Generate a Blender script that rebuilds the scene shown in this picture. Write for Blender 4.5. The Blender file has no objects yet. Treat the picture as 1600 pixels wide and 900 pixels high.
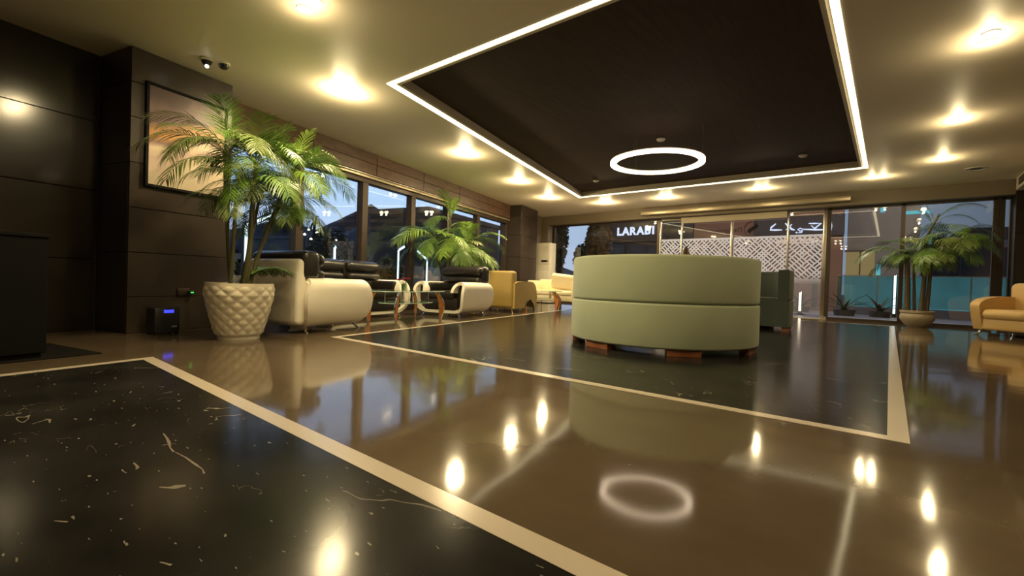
import bpy, bmesh, math, random
from mathutils import Vector, Matrix
PI = math.pi
S = bpy.context.scene
COL = S.collection
random.seed(7)

# ------------------------------------------------------------------ camera
YAW, PITCH, ROLL = math.radians(39.396), math.radians(-0.707), math.radians(1.807)
fw = Vector((-math.sin(YAW)*math.cos(PITCH), math.cos(YAW)*math.cos(PITCH), math.sin(PITCH)))
r0 = Vector((math.cos(YAW), math.sin(YAW), 0)); u0 = r0.cross(fw)
rr = math.cos(ROLL)*r0 + math.sin(ROLL)*u0; uu = -math.sin(ROLL)*r0 + math.cos(ROLL)*u0
cd = bpy.data.cameras.new('camera'); cam = bpy.data.objects.new('camera', cd); COL.objects.link(cam)
cd.sensor_width = 36; cd.lens = 719.09*36/1600; cd.clip_end = 2000; cd.clip_start = .02
M = Matrix((rr, uu, -fw)).transposed().to_4x4(); M.translation = (0, 0, .62)
cam.matrix_world = M
S.camera = cam

# ------------------------------------------------------------------ world: dusk sky, brighter towards the west (left)
w = bpy.data.worlds.new('dusk'); S.world = w; w.use_nodes = True
nt = w.node_tree; nt.nodes.clear()
tc = nt.nodes.new('ShaderNodeTexCoord'); sp = nt.nodes.new('ShaderNodeSeparateXYZ')
nt.links.new(tc.outputs['Generated'], sp.inputs[0])
rz = nt.nodes.new('ShaderNodeValToRGB'); nt.links.new(sp.outputs['Z'], rz.inputs[0])
e = rz.color_ramp.elements; e[0].position = 0; e[0].color = (.50, .60, .80, 1); e[1].position = .7; e[1].color = (.18, .34, .70, 1)
m1 = e.new(.18); m1.color = (.44, .62, .86, 1)
dt = nt.nodes.new('ShaderNodeVectorMath'); dt.operation = 'DOT_PRODUCT'; dt.inputs[1].default_value = (-.93, .36, 0)
nt.links.new(tc.outputs['Generated'], dt.inputs[0])
mr = nt.nodes.new('ShaderNodeMapRange'); nt.links.new(dt.outputs['Value'], mr.inputs[0])
mr.inputs[1].default_value = .0; mr.inputs[2].default_value = .9; mr.inputs[3].default_value = .10; mr.inputs[4].default_value = 1.35; mr.interpolation_type = 'SMOOTHSTEP'
bg = nt.nodes.new('ShaderNodeBackground'); wo = nt.nodes.new('ShaderNodeOutputWorld')
nt.links.new(rz.outputs[0], bg.inputs[0]); nt.links.new(mr.outputs[0], bg.inputs[1]); nt.links.new(bg.outputs[0], wo.inputs[0])

# ------------------------------------------------------------------ exposure / view
S.view_settings.view_transform = 'Standard'; S.view_settings.look = 'None'
S.view_settings.gamma = 1; S.view_settings.use_curve_mapping = False
S.view_settings.exposure = 0.0
S.cycles.max_bounces = 10; S.cycles.transparent_max_bounces = 16
S.cycles.sample_clamp_indirect = 6; S.cycles.sample_clamp_direct = 0
SPOT_W, FILL_W = 40.0, 7.5        # each downlight: its beam, and an added point lamp hung below for ceiling glow
STRIP_E, RING_E, DISC_E = 3.0, 5.0, 40.0
WARM = (1.0, .79, .43)

# ------------------------------------------------------------------ frames of the room
TH = math.radians(13.785)           # the window wall is turned by this from the entrance wall's normal
dL = Vector((-math.sin(TH), math.cos(TH), 0)); nL = Vector((math.cos(TH), math.sin(TH), 0))
H = 2.8
def W(s, t, z=0): return dL*s + nL*t + Vector((0, 0, z))

# ------------------------------------------------------------------ materials
def _n(nt, typ, **kw):
    n = nt.nodes.new(typ)
    for k, v in kw.items(): setattr(n, k, v)
    return n
def mat(name, col, rough=.5, metal=0., var=0., scale=8., bump=0., bscale=40., spec=.5, coat=0., sheen=0., trans=0.):
    m = bpy.data.materials.new(name); m.use_nodes = True; nt = m.node_tree
    b = nt.nodes['Principled BSDF']
    b.inputs['Base Color'].default_value = (*col, 1); b.inputs['Roughness'].default_value = rough
    b.inputs['Metallic'].default_value = metal; b.inputs['Specular IOR Level'].default_value = spec
    b.inputs['Coat Weight'].default_value = coat; b.inputs['Sheen Weight'].default_value = sheen
    b.inputs['Transmission Weight'].default_value = trans
    if var or bump:
        tc = _n(nt, 'ShaderNodeTexCoord')
    if var:
        nz = _n(nt, 'ShaderNodeTexNoise'); nz.inputs['Scale'].default_value = scale; nz.inputs['Detail'].default_value = 6
        nt.links.new(tc.outputs['Object'], nz.inputs['Vector'])
        mx = _n(nt, 'ShaderNodeMix', data_type='RGBA'); nt.links.new(nz.outputs[0], mx.inputs[0])
        mx.inputs[6].default_value = (*[c*(1-var) for c in col], 1); mx.inputs[7].default_value = (*[min(1, c*(1+var)) for c in col], 1)
        nt.links.new(mx.outputs[2], b.inputs['Base Color'])
    if bump:
        n2 = _n(nt, 'ShaderNodeTexNoise'); n2.inputs['Scale'].default_value = bscale; n2.inputs['Detail'].default_value = 3
        nt.links.new(tc.outputs['Object'], n2.inputs['Vector'])
        bp = _n(nt, 'ShaderNodeBump'); bp.inputs['Strength'].default_value = bump; bp.inputs['Distance'].default_value = .01
        nt.links.new(n2.outputs[0], bp.inputs['Height']); nt.links.new(bp.outputs[0], b.inputs['Normal'])
    return m
def emit(name, col, st):
    m = bpy.data.materials.new(name); m.use_nodes = True; nt = m.node_tree; nt.nodes.clear()
    e = _n(nt, 'ShaderNodeEmission'); e.inputs[0].default_value = (*col, 1); e.inputs[1].default_value = st
    o = _n(nt, 'ShaderNodeOutputMaterial'); nt.links.new(e.outputs[0], o.inputs[0]); return m
def pane_mat(name, tint, ior=1.6, rough=0.0, boost=1.0):
    m = bpy.data.materials.new(name); m.use_nodes = True; nt = m.node_tree; nt.nodes.clear()
    t = _n(nt, 'ShaderNodeBsdfTransparent'); t.inputs[0].default_value = (*tint, 1)
    g = _n(nt, 'ShaderNodeBsdfGlossy'); g.inputs['Roughness'].default_value = rough
    f = _n(nt, 'ShaderNodeFresnel'); f.inputs[0].default_value = ior
    geo = _n(nt, 'ShaderNodeNewGeometry')
    # pane walls are double sheets: same Fresnel on both faces
    x = _n(nt, 'ShaderNodeMixShader'); o = _n(nt, 'ShaderNodeOutputMaterial')
    fl = _n(nt, 'ShaderNodeLayerWeight'); fl.inputs[0].default_value = .5
    mm = _n(nt, 'ShaderNodeMath', operation='POWER'); nt.links.new(fl.outputs['Facing'], mm.inputs[0]); mm.inputs[1].default_value = 5
    f0 = ((ior-1)/(ior+1))**2*boost
    ma = _n(nt, 'ShaderNodeMath', operation='MULTIPLY_ADD'); nt.links.new(mm.outputs[0], ma.inputs[0]); ma.inputs[1].default_value = 1-f0; ma.inputs[2].default_value = f0
    nt.nodes.remove(f); nt.nodes.remove(geo)
    nt.links.new(ma.outputs[0], x.inputs[0]); nt.links.new(t.outputs[0], x.inputs[1]); nt.links.new(g.outputs[0], x.inputs[2])
    nt.links.new(x.outputs[0], o.inputs[0]); return m

def floor_mat():
    m = mat('brown_polished_stone', (.085, .066, .050), rough=.08, spec=.5); nt = m.node_tree; b = nt.nodes['Principled BSDF']
    tc = _n(nt, 'ShaderNodeTexCoord')
    n1 = _n(nt, 'ShaderNodeTexNoise'); n1.inputs['Scale'].default_value = .9; n1.inputs['Detail'].default_value = 8; n1.inputs['Roughness'].default_value = .65
    nt.links.new(tc.outputs['Object'], n1.inputs['Vector'])
    r = _n(nt, 'ShaderNodeValToRGB'); e = r.color_ramp.elements; e[0].position = .3; e[0].color = (.080, .058, .036, 1); e[1].position = .72; e[1].color = (.130, .096, .062, 1)
    nt.links.new(n1.outputs[0], r.inputs[0])
    # pale pinprick flecks in the stone
    v = _n(nt, 'ShaderNodeTexVoronoi'); v.inputs['Scale'].default_value = 5; nt.links.new(tc.outputs['Object'], v.inputs['Vector'])
    l = _n(nt, 'ShaderNodeMath', operation='LESS_THAN'); nt.links.new(v.outputs['Distance'], l.inputs[0]); l.inputs[1].default_value = .03
    mx = _n(nt, 'ShaderNodeMix', data_type='RGBA'); nt.links.new(l.outputs[0], mx.inputs[0]); nt.links.new(r.outputs[0], mx.inputs[6]); mx.inputs[7].default_value = (.16, .13, .1, 1)
    nt.links.new(mx.outputs[2], b.inputs['Base Color'])
    n2 = _n(nt, 'ShaderNodeTexNoise'); n2.inputs['Scale'].default_value = 1.7; n2.inputs['Detail'].default_value = 2
    nt.links.new(tc.outputs['Object'], n2.inputs['Vector'])
    bp = _n(nt, 'ShaderNodeBump'); bp.inputs['Strength'].default_value = .10; bp.inputs['Distance'].default_value = .02
    nt.links.new(n2.outputs[0], bp.inputs['Height']); nt.links.new(bp.outputs[0], b.inputs['Normal'])
    return m
def marble_mat():
    m = mat('black_veined_marble', (.012, .0115, .011), rough=.17, spec=.10); nt = m.node_tree; b = nt.nodes['Principled BSDF']
    tc = _n(nt, 'ShaderNodeTexCoord')
    def noise(sc, det, rot=0, stretch=1, dist=0):
        mp = _n(nt, 'ShaderNodeMapping'); mp.inputs['Rotation'].default_value = (0, 0, rot); mp.inputs['Scale'].default_value = (1, stretch, 1)
        nt.links.new(tc.outputs['Object'], mp.inputs[0])
        n = _n(nt, 'ShaderNodeTexNoise'); n.inputs['Scale'].default_value = sc; n.inputs['Detail'].default_value = det; n.inputs['Distortion'].default_value = dist
        nt.links.new(mp.outputs[0], n.inputs['Vector']); return n.outputs[0]
    def mth(op, a, bb):
        x = _n(nt, 'ShaderNodeMath', operation=op)
        for i, q in enumerate((a, bb)):
            if isinstance(q, (int, float)): x.inputs[i].default_value = q
            elif q is not None: nt.links.new(q, x.inputs[i])
        return x.outputs[0]
    # short veins: thin level line of one noise, cut by another
    lvl = mth('ABSOLUTE', mth('SUBTRACT', noise(1.6, 3, .5, 1.6, .6), .5), None)
    line = mth('LESS_THAN', lvl, .004); cut = mth('GREATER_THAN', noise(2.3, 2), .60)
    lvl2 = mth('ABSOLUTE', mth('SUBTRACT', noise(5, 3, 1.2, 2.5, .4), .5), None)
    line2 = mth('LESS_THAN', lvl2, .003); cut2 = mth('GREATER_THAN', noise(4.1, 2, .3), .64)
    fl = mth('GREATER_THAN', noise(20, 2, .7, 3.4), .715)
    msk = mth('MAXIMUM', mth('MAXIMUM', mth('MULTIPLY', line, cut), mth('MULTIPLY', line2, cut2)), fl)
    r = _n(nt, 'ShaderNodeValToRGB'); e = r.color_ramp.elements; e[0].position = .35; e[0].color = (.009, .0085, .008, 1); e[1].position = .75; e[1].color = (.026, .024, .022, 1)
    nt.links.new(noise(2.2, 8), r.inputs[0])
    mx = _n(nt, 'ShaderNodeMix', data_type='RGBA'); nt.links.new(msk, mx.inputs[0]); nt.links.new(r.outputs[0], mx.inputs[6]); mx.inputs[7].default_value = (.19, .17, .14, 1)
    nt.links.new(mx.outputs[2], b.inputs['Base Color'])
    bp = _n(nt, 'ShaderNodeBump'); bp.inputs['Strength'].default_value = .10; bp.inputs['Distance'].default_value = .02
    nt.links.new(noise(1.7, 2), bp.inputs['Height']); nt.links.new(bp.outputs[0], b.inputs['Normal'])
    return m
def wood_mat(name, c1, c2, scale=(1, 1, 12), rough=.4):
    m = mat(name, c1, rough=rough); nt = m.node_tree; b = nt.nodes['Principled BSDF']
    tc = _n(nt, 'ShaderNodeTexCoord'); mp = _n(nt, 'ShaderNodeMapping'); mp.inputs['Scale'].default_value = scale
    nt.links.new(tc.outputs['Object'], mp.inputs[0])
    n = _n(nt, 'ShaderNodeTexNoise'); n.inputs['Scale'].default_value = 2.0; n.inputs['Detail'].default_value = 7; n.inputs['Distortion'].default_value = .6
    nt.links.new(mp.outputs[0], n.inputs['Vector'])
    r = _n(nt, 'ShaderNodeValToRGB'); e = r.color_ramp.elements; e[0].position = .32; e[0].color = (*c1, 1); e[1].position = .68; e[1].color = (*c2, 1)
    nt.links.new(n.outputs[0], r.inputs[0]); nt.links.new(r.outputs[0], b.inputs['Base Color']); return m
def art_mat():
    m = mat('stone_slice_print', (.5, .4, .3), rough=.35); nt = m.node_tree; b = nt.nodes['Principled BSDF']
    tc = _n(nt, 'ShaderNodeTexCoord'); sp = _n(nt, 'ShaderNodeSeparateXYZ'); nt.links.new(tc.outputs['Generated'], sp.inputs[0])
    n = _n(nt, 'ShaderNodeTexNoise'); n.inputs['Scale'].default_value = 2.4; n.inputs['Detail'].default_value = 8; n.inputs['Distortion'].default_value = 1.2
    nt.links.new(tc.outputs['Generated'], n.inputs['Vector'])
    a = _n(nt, 'ShaderNodeMath', operation='MULTIPLY_ADD'); nt.links.new(n.outputs[0], a.inputs[0]); a.inputs[1].default_value = .34
    s2 = _n(nt, 'ShaderNodeMath', operation='MULTIPLY_ADD'); nt.links.new(sp.outputs['Y'], s2.inputs[0]); s2.inputs[1].default_value = -.22; nt.links.new(sp.outputs['Z'], s2.inputs[2])
    nt.links.new(s2.outputs[0], a.inputs[2])
    r = _n(nt, 'ShaderNodeValToRGB'); e = r.color_ramp.elements
    e[0].position = .0; e[0].color = (.60, .50, .36, 1); e[1].position = 1.0; e[1].color = (.10, .06, .065, 1)
    for p, c in ((.30, (.66, .56, .42)), (.42, (.50, .36, .30)), (.50, (.68, .56, .42)), (.56, (.25, .14, .12)), (.62, (.50, .26, .07)), (.70, (.44, .22, .08)), (.76, (.14, .08, .085)), (.88, (.19, .115, .115))):
        q = e.new(p); q.color = (*c, 1)
    nt.links.new(a.outputs[0], r.inputs[0]); nt.links.new(r.outputs[0], b.inputs['Base Color']); return m
def film_mat():
    """white decorative film with 45 degree slots cut out of it"""
    m = bpy.data.materials.new('white_slotted_film'); m.use_nodes = True; nt = m.node_tree; nt.nodes.clear()
    tc = _n(nt, 'ShaderNodeTexCoord'); sp = _n(nt, 'ShaderNodeSeparateXYZ'); nt.links.new(tc.outputs['Object'], sp.inputs[0])
    def mth(op, a, bb=None, c=None):
        x = _n(nt, 'ShaderNodeMath', operation=op)
        for i, q in enumerate((a, bb, c)):
            if isinstance(q, (int, float)): x.inputs[i].default_value = q
            elif q is not None: nt.links.new(q, x.inputs[i])
        return x.outputs[0]
    X, Z = sp.outputs['X'], sp.outputs['Z']; k = 1/(.072*1.4142)
    u = mth('MULTIPLY', mth('ADD', X, Z), k); v = mth('MULTIPLY', mth('SUBTRACT', X, Z), k)
    bu, bv = mth('FLOOR', mth('MULTIPLY', u, .5)), mth('FLOOR', mth('MULTIPLY', v, .5))
    cb = _n(nt, 'ShaderNodeCombineXYZ'); nt.links.new(bu, cb.inputs[0]); nt.links.new(bv, cb.inputs[1])
    wn = _n(nt, 'ShaderNodeTexWhiteNoise'); nt.links.new(cb.outputs[0], wn.inputs[0]); rnd = wn.outputs['Value']
    fu, fv = mth('ABSOLUTE', mth('SUBTRACT', mth('FRACT', u), .5)), mth('ABSOLUTE', mth('SUBTRACT', mth('FRACT', v), .5))
    hu, hv = mth('ABSOLUTE', mth('SUBTRACT', mth('FRACT', mth('MULTIPLY', u, .5)), .5)), mth('ABSOLUTE', mth('SUBTRACT', mth('FRACT', mth('MULTIPLY', v, .5)), .5))
    nu, nv = mth('LESS_THAN', fu, .23), mth('LESS_THAN', fv, .23)
    barU = mth('MULTIPLY', nv, mth('LESS_THAN', hu, .40)); barV = mth('MULTIPLY', nu, mth('LESS_THAN', hv, .40)); dot = mth('MULTIPLY', nu, nv)
    isU = mth('LESS_THAN', rnd, .36); isV = mth('MULTIPLY', mth('GREATER_THAN', rnd, .36), mth('LESS_THAN', rnd, .72)); isD = mth('GREATER_THAN', rnd, .72)
    slot = mth('MAXIMUM', mth('MAXIMUM', mth('MULTIPLY', barU, isU), mth('MULTIPLY', barV, isV)), mth('MULTIPLY', dot, isD))
    slot = mth('MULTIPLY', slot, mth('MULTIPLY', mth('LESS_THAN', Z, 1.90), mth('GREATER_THAN', Z, .92)))
    t = _n(nt, 'ShaderNodeBsdfTransparent'); d = _n(nt, 'ShaderNodeBsdfDiffuse'); d.inputs[0].default_value = (.80, .78, .82, 1)
    tl = _n(nt, 'ShaderNodeBsdfTranslucent'); tl.inputs[0].default_value = (.80, .80, .86, 1)
    mt = _n(nt, 'ShaderNodeMixShader'); mt.inputs[0].default_value = .7; nt.links.new(d.outputs[0], mt.inputs[1]); nt.links.new(tl.outputs[0], mt.inputs[2])
    low = _n(nt, 'ShaderNodeMapRange'); nt.links.new(Z, low.inputs[0]); low.inputs[1].default_value = .78; low.inputs[2].default_value = 1.05; low.inputs[3].default_value = .80; low.inputs[4].default_value = 0
    cut = mth('MAXIMUM', slot, low.outputs[0])
    x = _n(nt, 'ShaderNodeMixShader'); nt.links.new(cut, x.inputs[0]); nt.links.new(mt.outputs[0], x.inputs[1]); nt.links.new(t.outputs[0], x.inputs[2])
    o = _n(nt, 'ShaderNodeOutputMaterial'); nt.links.new(x.outputs[0], o.inputs[0]); return m

MT = dict(
    floor=floor_mat(), marble=marble_mat(), band=mat('cream_inlay', (.55, .475, .385), .22, var=.05, scale=3),
    ceil=mat('beige_ceiling_paint', (.84, .75, .60), .5, var=.03, scale=1.2), rim=mat('recess_rim_paint', (.55, .48, .37), .5),
    dark_ceil=wood_mat('dark_brown_ceiling_panel', (.030, .014, .008), (.048, .024, .014), (14, 1, 1), .8),
    stone=mat('dark_brown_wall_stone', (.017, .0125, .0095), .16, var=.45, scale=2.2, spec=.6),
    stone2=mat('brown_column_stone', (.040, .029, .021), .3, var=.3, scale=3, bump=.15, bscale=5),
    joint=mat('dark_joint', (.01, .008, .006), .7),
    pelmet=wood_mat('walnut_pelmet', (.085, .043, .026), (.16, .088, .052), (1, 2, 11), .4),
    frame=mat('bronze_window_frame', (.062, .044, .031), .38, metal=.4), steel=mat('brushed_steel', (.55, .50, .42), .3, metal=1),
    alu=mat('champagne_aluminium', (.50, .42, .28), .35, metal=.6), beige_panel=mat('beige_panel', (.55, .47, .33), .5),
    pane=pane_mat('window_glass', (.96, .98, .99), 1.7, 0, 1.1), pane_dark=pane_mat('tinted_entrance_glass', (.88, .88, .88), 1.75, 0, 1.25), film=film_mat(),
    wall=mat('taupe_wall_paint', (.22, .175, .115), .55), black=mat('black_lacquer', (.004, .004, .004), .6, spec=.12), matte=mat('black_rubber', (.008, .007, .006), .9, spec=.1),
    white_lea=mat('cream_white_leather', (.88, .82, .69), .36, var=.05, scale=6, bump=.06, bscale=120),
    black_lea=mat('black_leather', (.018, .015, .013), .33, bump=.12, bscale=60), stitch=mat('dark_piping', (.10, .085, .06), .5),
    gold_lea=mat('golden_beige_leather', (.40, .285, .085), .40, var=.12, scale=5, bump=.08, bscale=60), cream_lea=mat('pale_cream_leather', (.82, .70, .46), .4, var=.06, scale=6),
    tan_lea=mat('tan_beige_leather', (.62, .42, .17), .42, var=.06, scale=6),
    chrome=mat('chrome', (.75, .74, .72), .08, metal=1), dark_chrome=mat('dark_chrome', (.22, .22, .22), .15, metal=1), gold=mat('brass_leg', (.65, .45, .16), .25, metal=1),
    orange_wood=wood_mat('orange_cherry_wood', (.42, .13, .03), (.55, .20, .05), (1, 1, 5), .28), red_wood=wood_mat('reddish_wood_foot', (.22, .075, .03), (.32, .12, .05), (4, 4, 1), .35),
    tglass=pane_mat('table_glass', (.80, .90, .84), 1.55, 0, 1.3), edge=mat('green_glass_edge', (.45, .58, .50), .15),
    mint=mat('mint_green_velvet', (.37, .41, .28), .85, var=.12, scale=3, sheen=.25), teal=mat('deep_teal_velvet', (.042, .054, .040), .85, var=.2, scale=4, sheen=.2), seam=mat('seam_shadow_thread', (.12, .15, .09), .9),
    pot=mat('cream_ceramic', (.80, .72, .56), .35), clay=mat('glazed_stoneware', (.34, .28, .19), .35, var=.25, scale=6), soil=mat('soil', (.03, .022, .014), .95, var=.4, scale=30),
    cane=mat('palm_cane', (.085, .080, .028), .5, var=.4, scale=9), dcane=mat('brown_palm_trunk', (.085, .062, .028), .6, var=.4, scale=12),
    leaf=mat('palm_green', (.11, .21, .032), .42, var=.45, scale=5), leaf2=mat('bright_palm_green', (.20, .33, .045), .42, var=.4, scale=5), leaf3=mat('olive_palm_green', (.13, .18, .045), .45, var=.4, scale=5),
    tree=mat('dark_foliage', (.022, .035, .016), .7, var=.5, scale=6), warm_tree=mat('warm_lit_foliage', (.12, .07, .02), .7, var=.6, scale=6), bark=mat('bark', (.04, .03, .02), .9, var=.3, scale=8),  # warm_tree: warm lamp light put into the foliage colour
    white_plastic=mat('white_plastic', (.74, .69, .58), .4), dark_plastic=mat('dark_plastic', (.02, .02, .02), .4), rose=mat('red_rose', (.42, .012, .015), .6), stem=mat('green_stem', (.05, .14, .03), .6),
    led=emit('warm_strip_light', (1, .86, .52), STRIP_E), ring=emit('ring_light', (1, .78, .55), RING_E), disc=emit('downlight_lens', (1, .84, .52), DISC_E),
    cool=emit('cool_led', (.70, .95, 1.0), 2.6), cyan=emit('cyan_led', (.16, .62, .72), 1.0), warm_lamp=emit('far_warm_lamp', (1, .85, .6), 5), sign=emit('blue_white_sign', (.62, .72, 1.0), 1.8), blue=emit('blue_display', (.05, .06, 1.0), 1.6), green=emit('green_indicator', (.05, .9, .1), 1.2), lampw=emit('white_lamp', (1, .97, .9), 9),
    yellow_room=emit('lit_room_window', (.75, .58, .25), .42),
    art=art_mat(), ink=mat('black_sticker_ink', (.012, .01, .01), .5), redink=mat('red_sticker_ink', (.35, .02, .02), .5),
    deck=mat('outdoor_deck', (.16, .16, .19), .5, var=.2, scale=2), ground=mat('outdoor_ground', (.16, .18, .21), .8, var=.4, scale=.3), hill=mat('hazy_hill_scrub', (.20, .205, .24), .95, var=.5, scale=.12), fac=mat('dark_facade', (.085, .070, .064), .7, var=.15, scale=1), fac_red=mat('brick_red_facade', (.31, .165, .11), .75, var=.15, scale=1), grey=mat('grey_facade', (.30, .27, .25), .7, var=.1, scale=1), navy=mat('distant_dark_wall', (.060, .062, .080), .8), far=mat('distant_wall', (.26, .27, .32), .8, var=.3, scale=.5),  # hill: lightened and blued, dusk haze put into its colour
    rail_glass=pane_mat('balustrade_glass', (.62, .82, .84), 1.5, 0, 1.6),
    vein=mat('pale_marble_vein', (.20, .17, .13), .3, var=.5, scale=60),
    wood_dark=wood_mat('dark_carved_wood', (.05, .025, .01), (.12, .06, .025), (4, 4, 1), .4),
)

# ------------------------------------------------------------------ mesh helpers
class MB:
    def __init__(s): s.v = []; s.f = []
    def add(s, vs, fs):
        o = len(s.v); s.v += [Vector(x) for x in vs]; s.f += [[i+o for i in f] for f in fs]; return s
    def box(s, c, d, rot=None, bev=0, seg=2):
        bm = bmesh.new(); bmesh.ops.create_cube(bm, size=1)
        for v in bm.verts: v.co = Vector((v.co.x*d[0], v.co.y*d[1], v.co.z*d[2]))
        if bev: bmesh.ops.bevel(bm, geom=list(bm.edges), offset=min(bev, .49*min(d)), segments=seg, profile=.5, affect='EDGES')
        m = rot.to_4x4() if rot else Matrix.Identity(4)
        bm.verts.index_update()
        s.add([m @ v.co + Vector(c) for v in bm.verts], [[v.index for v in f.verts] for f in bm.faces]); bm.free(); return s
    def tube(s, path, r, n=8, cap=True):
        path = [Vector(p) for p in path]; rs = r if isinstance(r, (list, tuple)) else [r]*len(path)
        vs = []; fs = []; t = (path[1]-path[0]).normalized()
        a = t.orthogonal().normalized()
        for i, p in enumerate(path):
            t = (path[min(i+1, len(path)-1)]-path[max(i-1, 0)]).normalized()
            a = (a - t*a.dot(t)).normalized(); b = t.cross(a)
            vs += [p + (a*math.cos(2*PI*k/n)+b*math.sin(2*PI*k/n))*rs[i] for k in range(n)]
        for i in range(len(path)-1):
            for k in range(n): fs.append([i*n+k, i*n+(k+1) % n, (i+1)*n+(k+1) % n, (i+1)*n+k])
        if cap: fs.append(list(range(n))[::-1]); fs.append([(len(path)-1)*n+k for k in range(n)])
        return s.add(vs, fs)
    def lathe(s, prof, n=40, c=(0, 0, 0), disp=None):
        vs = []; fs = []; c = Vector(c)
        for i, (r, z) in enumerate(prof):
            for k in range(n):
                a = 2*PI*k/n; q = r+(disp(a, z, i) if disp else 0)
                vs.append(c+Vector((q*math.cos(a), q*math.sin(a), z)))
        for i in range(len(prof)-1):
            for k in range(n): fs.append([i*n+k, i*n+(k+1) % n, (i+1)*n+(k+1) % n, (i+1)*n+k])
        if prof[0] != prof[-1]: fs.append(list(range(n))[::-1]); fs.append([(len(prof)-1)*n+k for k in range(n)])
        return s.add(vs, fs)
    def prism(s, poly, a, b, ax='y'):
        """polygon in the plane across ax, extruded from a to b"""
        def P(p, h): return {'y': (p[0], h, p[1]), 'x': (h, p[0], p[1]), 'z': (p[0], p[1], h)}[ax]
        n = len(poly); vs = [P(p, a) for p in poly]+[P(p, b) for p in poly]
        fs = [[i, (i+1) % n, n+(i+1) % n, n+i] for i in range(n)]+[list(range(n))[::-1], [n+i for i in range(n)]]
        return s.add(vs, fs)
    def grid(s, rows, closed=False):
        m = len(rows[0]); vs = [p for r in rows for p in r]; fs = []
        for i in range(len(rows)-1):
            for k in range(m if closed else m-1): fs.append([i*m+k, i*m+(k+1) % m, (i+1)*m+(k+1) % m, (i+1)*m+k])
        return s.add(vs, fs)
    def mesh(s, name, m, smooth=True, ang=35, fix=True):
        me = bpy.data.meshes.new(name); me.from_pydata(s.v, [], s.f)
        if fix:
            bm = bmesh.new(); bm.from_mesh(me); bmesh.ops.recalc_face_normals(bm, faces=bm.faces); bm.to_mesh(me); bm.free()
        if smooth:
            me.polygons.foreach_set('use_smooth', [True]*len(me.polygons)); me.set_sharp_from_angle(angle=math.radians(ang))
        me.materials.append(MT[m] if isinstance(m, str) else m); me.update(); return me
    def build(s, name, m, parent=None, smooth=True, ang=35, loc=None, rz=None, fix=True):
        return link(name, s.mesh(name, m, smooth, ang, fix), parent, loc, rz)
def link(name, data, parent=None, loc=None, rz=None):
    o = bpy.data.objects.new(name, data); COL.objects.link(o)
    if parent: o.parent = parent
    if loc is not None: o.location = loc
    if rz is not None: o.rotation_euler = (0, 0, rz)
    return o
def tag(o, label, cat, group=None, kind=None):
    o['label'] = label; o['category'] = cat
    if group: o['group'] = group
    if kind: o['kind'] = kind
    return o
def thing(name, label, cat, loc=(0, 0, 0), rz=0, group=None):
    o = link(name, None, None, loc, rz); return tag(o, label, cat, group)
def struct(o, label=None):
    o['kind'] = 'structure'
    if label: o['label'] = label
    return o
def copy_tree(o, parent=None):
    c = o.copy(); COL.objects.link(c); c.parent = parent
    for ch in list(o.children): copy_tree(ch, c)
    return c
def arc(cx, cy, r, a0, a1, n):
    return [(cx+r*math.cos(a0+(a1-a0)*i/n), cy+r*math.sin(a0+(a1-a0)*i/n)) for i in range(n+1)]

# ================================================================== SETTING
# floor, with black marble inlays edged in cream bands
def on_left(t, Y): s = (Y-t*nL.y)/dL.y; p = W(s, t); return (p.x, p.y)
fl = MB().prism([on_left(-6.0, -4), (2.4, -4), (2.4, 12.95), on_left(-6.0, 12.95)], -.12, 0, 'z').build('floor', 'floor', smooth=False); struct(fl, 'polished brown stone lobby floor')
def poly_off(pts, d):
    """inset a convex counter-clockwise polygon"""
    n = len(pts); out = []
    for i in range(n):
        p0, p1, p2 = [Vector((*pts[(i+k) % n], 0)) for k in (-1, 0, 1)]
        e1 = (p1-p0).normalized(); e2 = (p2-p1).normalized(); n1 = Vector((-e1.y, e1.x, 0)); n2 = Vector((-e2.y, e2.x, 0))
        bis = (n1+n2).normalized(); q = p1+bis*(d/bis.dot(n1)); out.append((q.x, q.y))
    return out
YF = 11.62
inner = [on_left(-3.70, 2.47), (.085, 2.53), (.085, YF), on_left(-3.62, YF)]
black = [on_left(-3.77, -3.4), (2.0, -3.4), (2.0, .92), on_left(-3.75, .925)]
for P, lab in ((inner, 'black marble floor inlay under the round booth'), (black, 'black veined marble floor inlay nearest the viewer')):
    q = poly_off(P, .075)
    MB().prism(q, -.004, .0022, 'z').build('marble_inlay', 'marble', fl, smooth=False)['label'] = lab
    for i in range(4):
        j = (i+1) % 4
        MB().prism([P[i], P[j], q[j], q[i]], -.004, .0026, 'z').build('border_band', 'band', fl, smooth=False)

VEINS = (([(-2.124, .518), (-2.05, .512), (-1.998, .505), (-1.93, .492), (-1.88, .489)], .005), ([(-1.875, .492), (-1.794, .501), (-1.706, .504), (-1.65, .506), (-1.611, .499)], .004),
         ([(-2.33, .475), (-2.30, .460)], .006), ([(-2.58, .326), (-2.556, .33)], .006), ([(-2.54, .372), (-2.51, .366)], .006), ([(-2.98, .59), (-2.94, .575)], .004), ([(-1.56, .165), (-1.53, .185)], .004), ([(-1.18, .287), (-1.15, .30)], .004))
# pale veins that stand out in the near marble
for pts, wd in VEINS:
    rows = []
    for i, p in enumerate(pts):
        a_, b_ = Vector((*pts[max(i-1, 0)], 0)), Vector((*pts[min(i+1, len(pts)-1)], 0)); d_ = (b_-a_).normalized(); k_ = wd*(.4+.6*((i*7) % 3)/2)
        rows.append([(p[0]-d_.y*k_, p[1]+d_.x*k_, .0024), (p[0]+d_.y*k_, p[1]-d_.x*k_, .0024)])
    MB().grid(rows).build('marble_vein', 'vein', fl, smooth=False)

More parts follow.
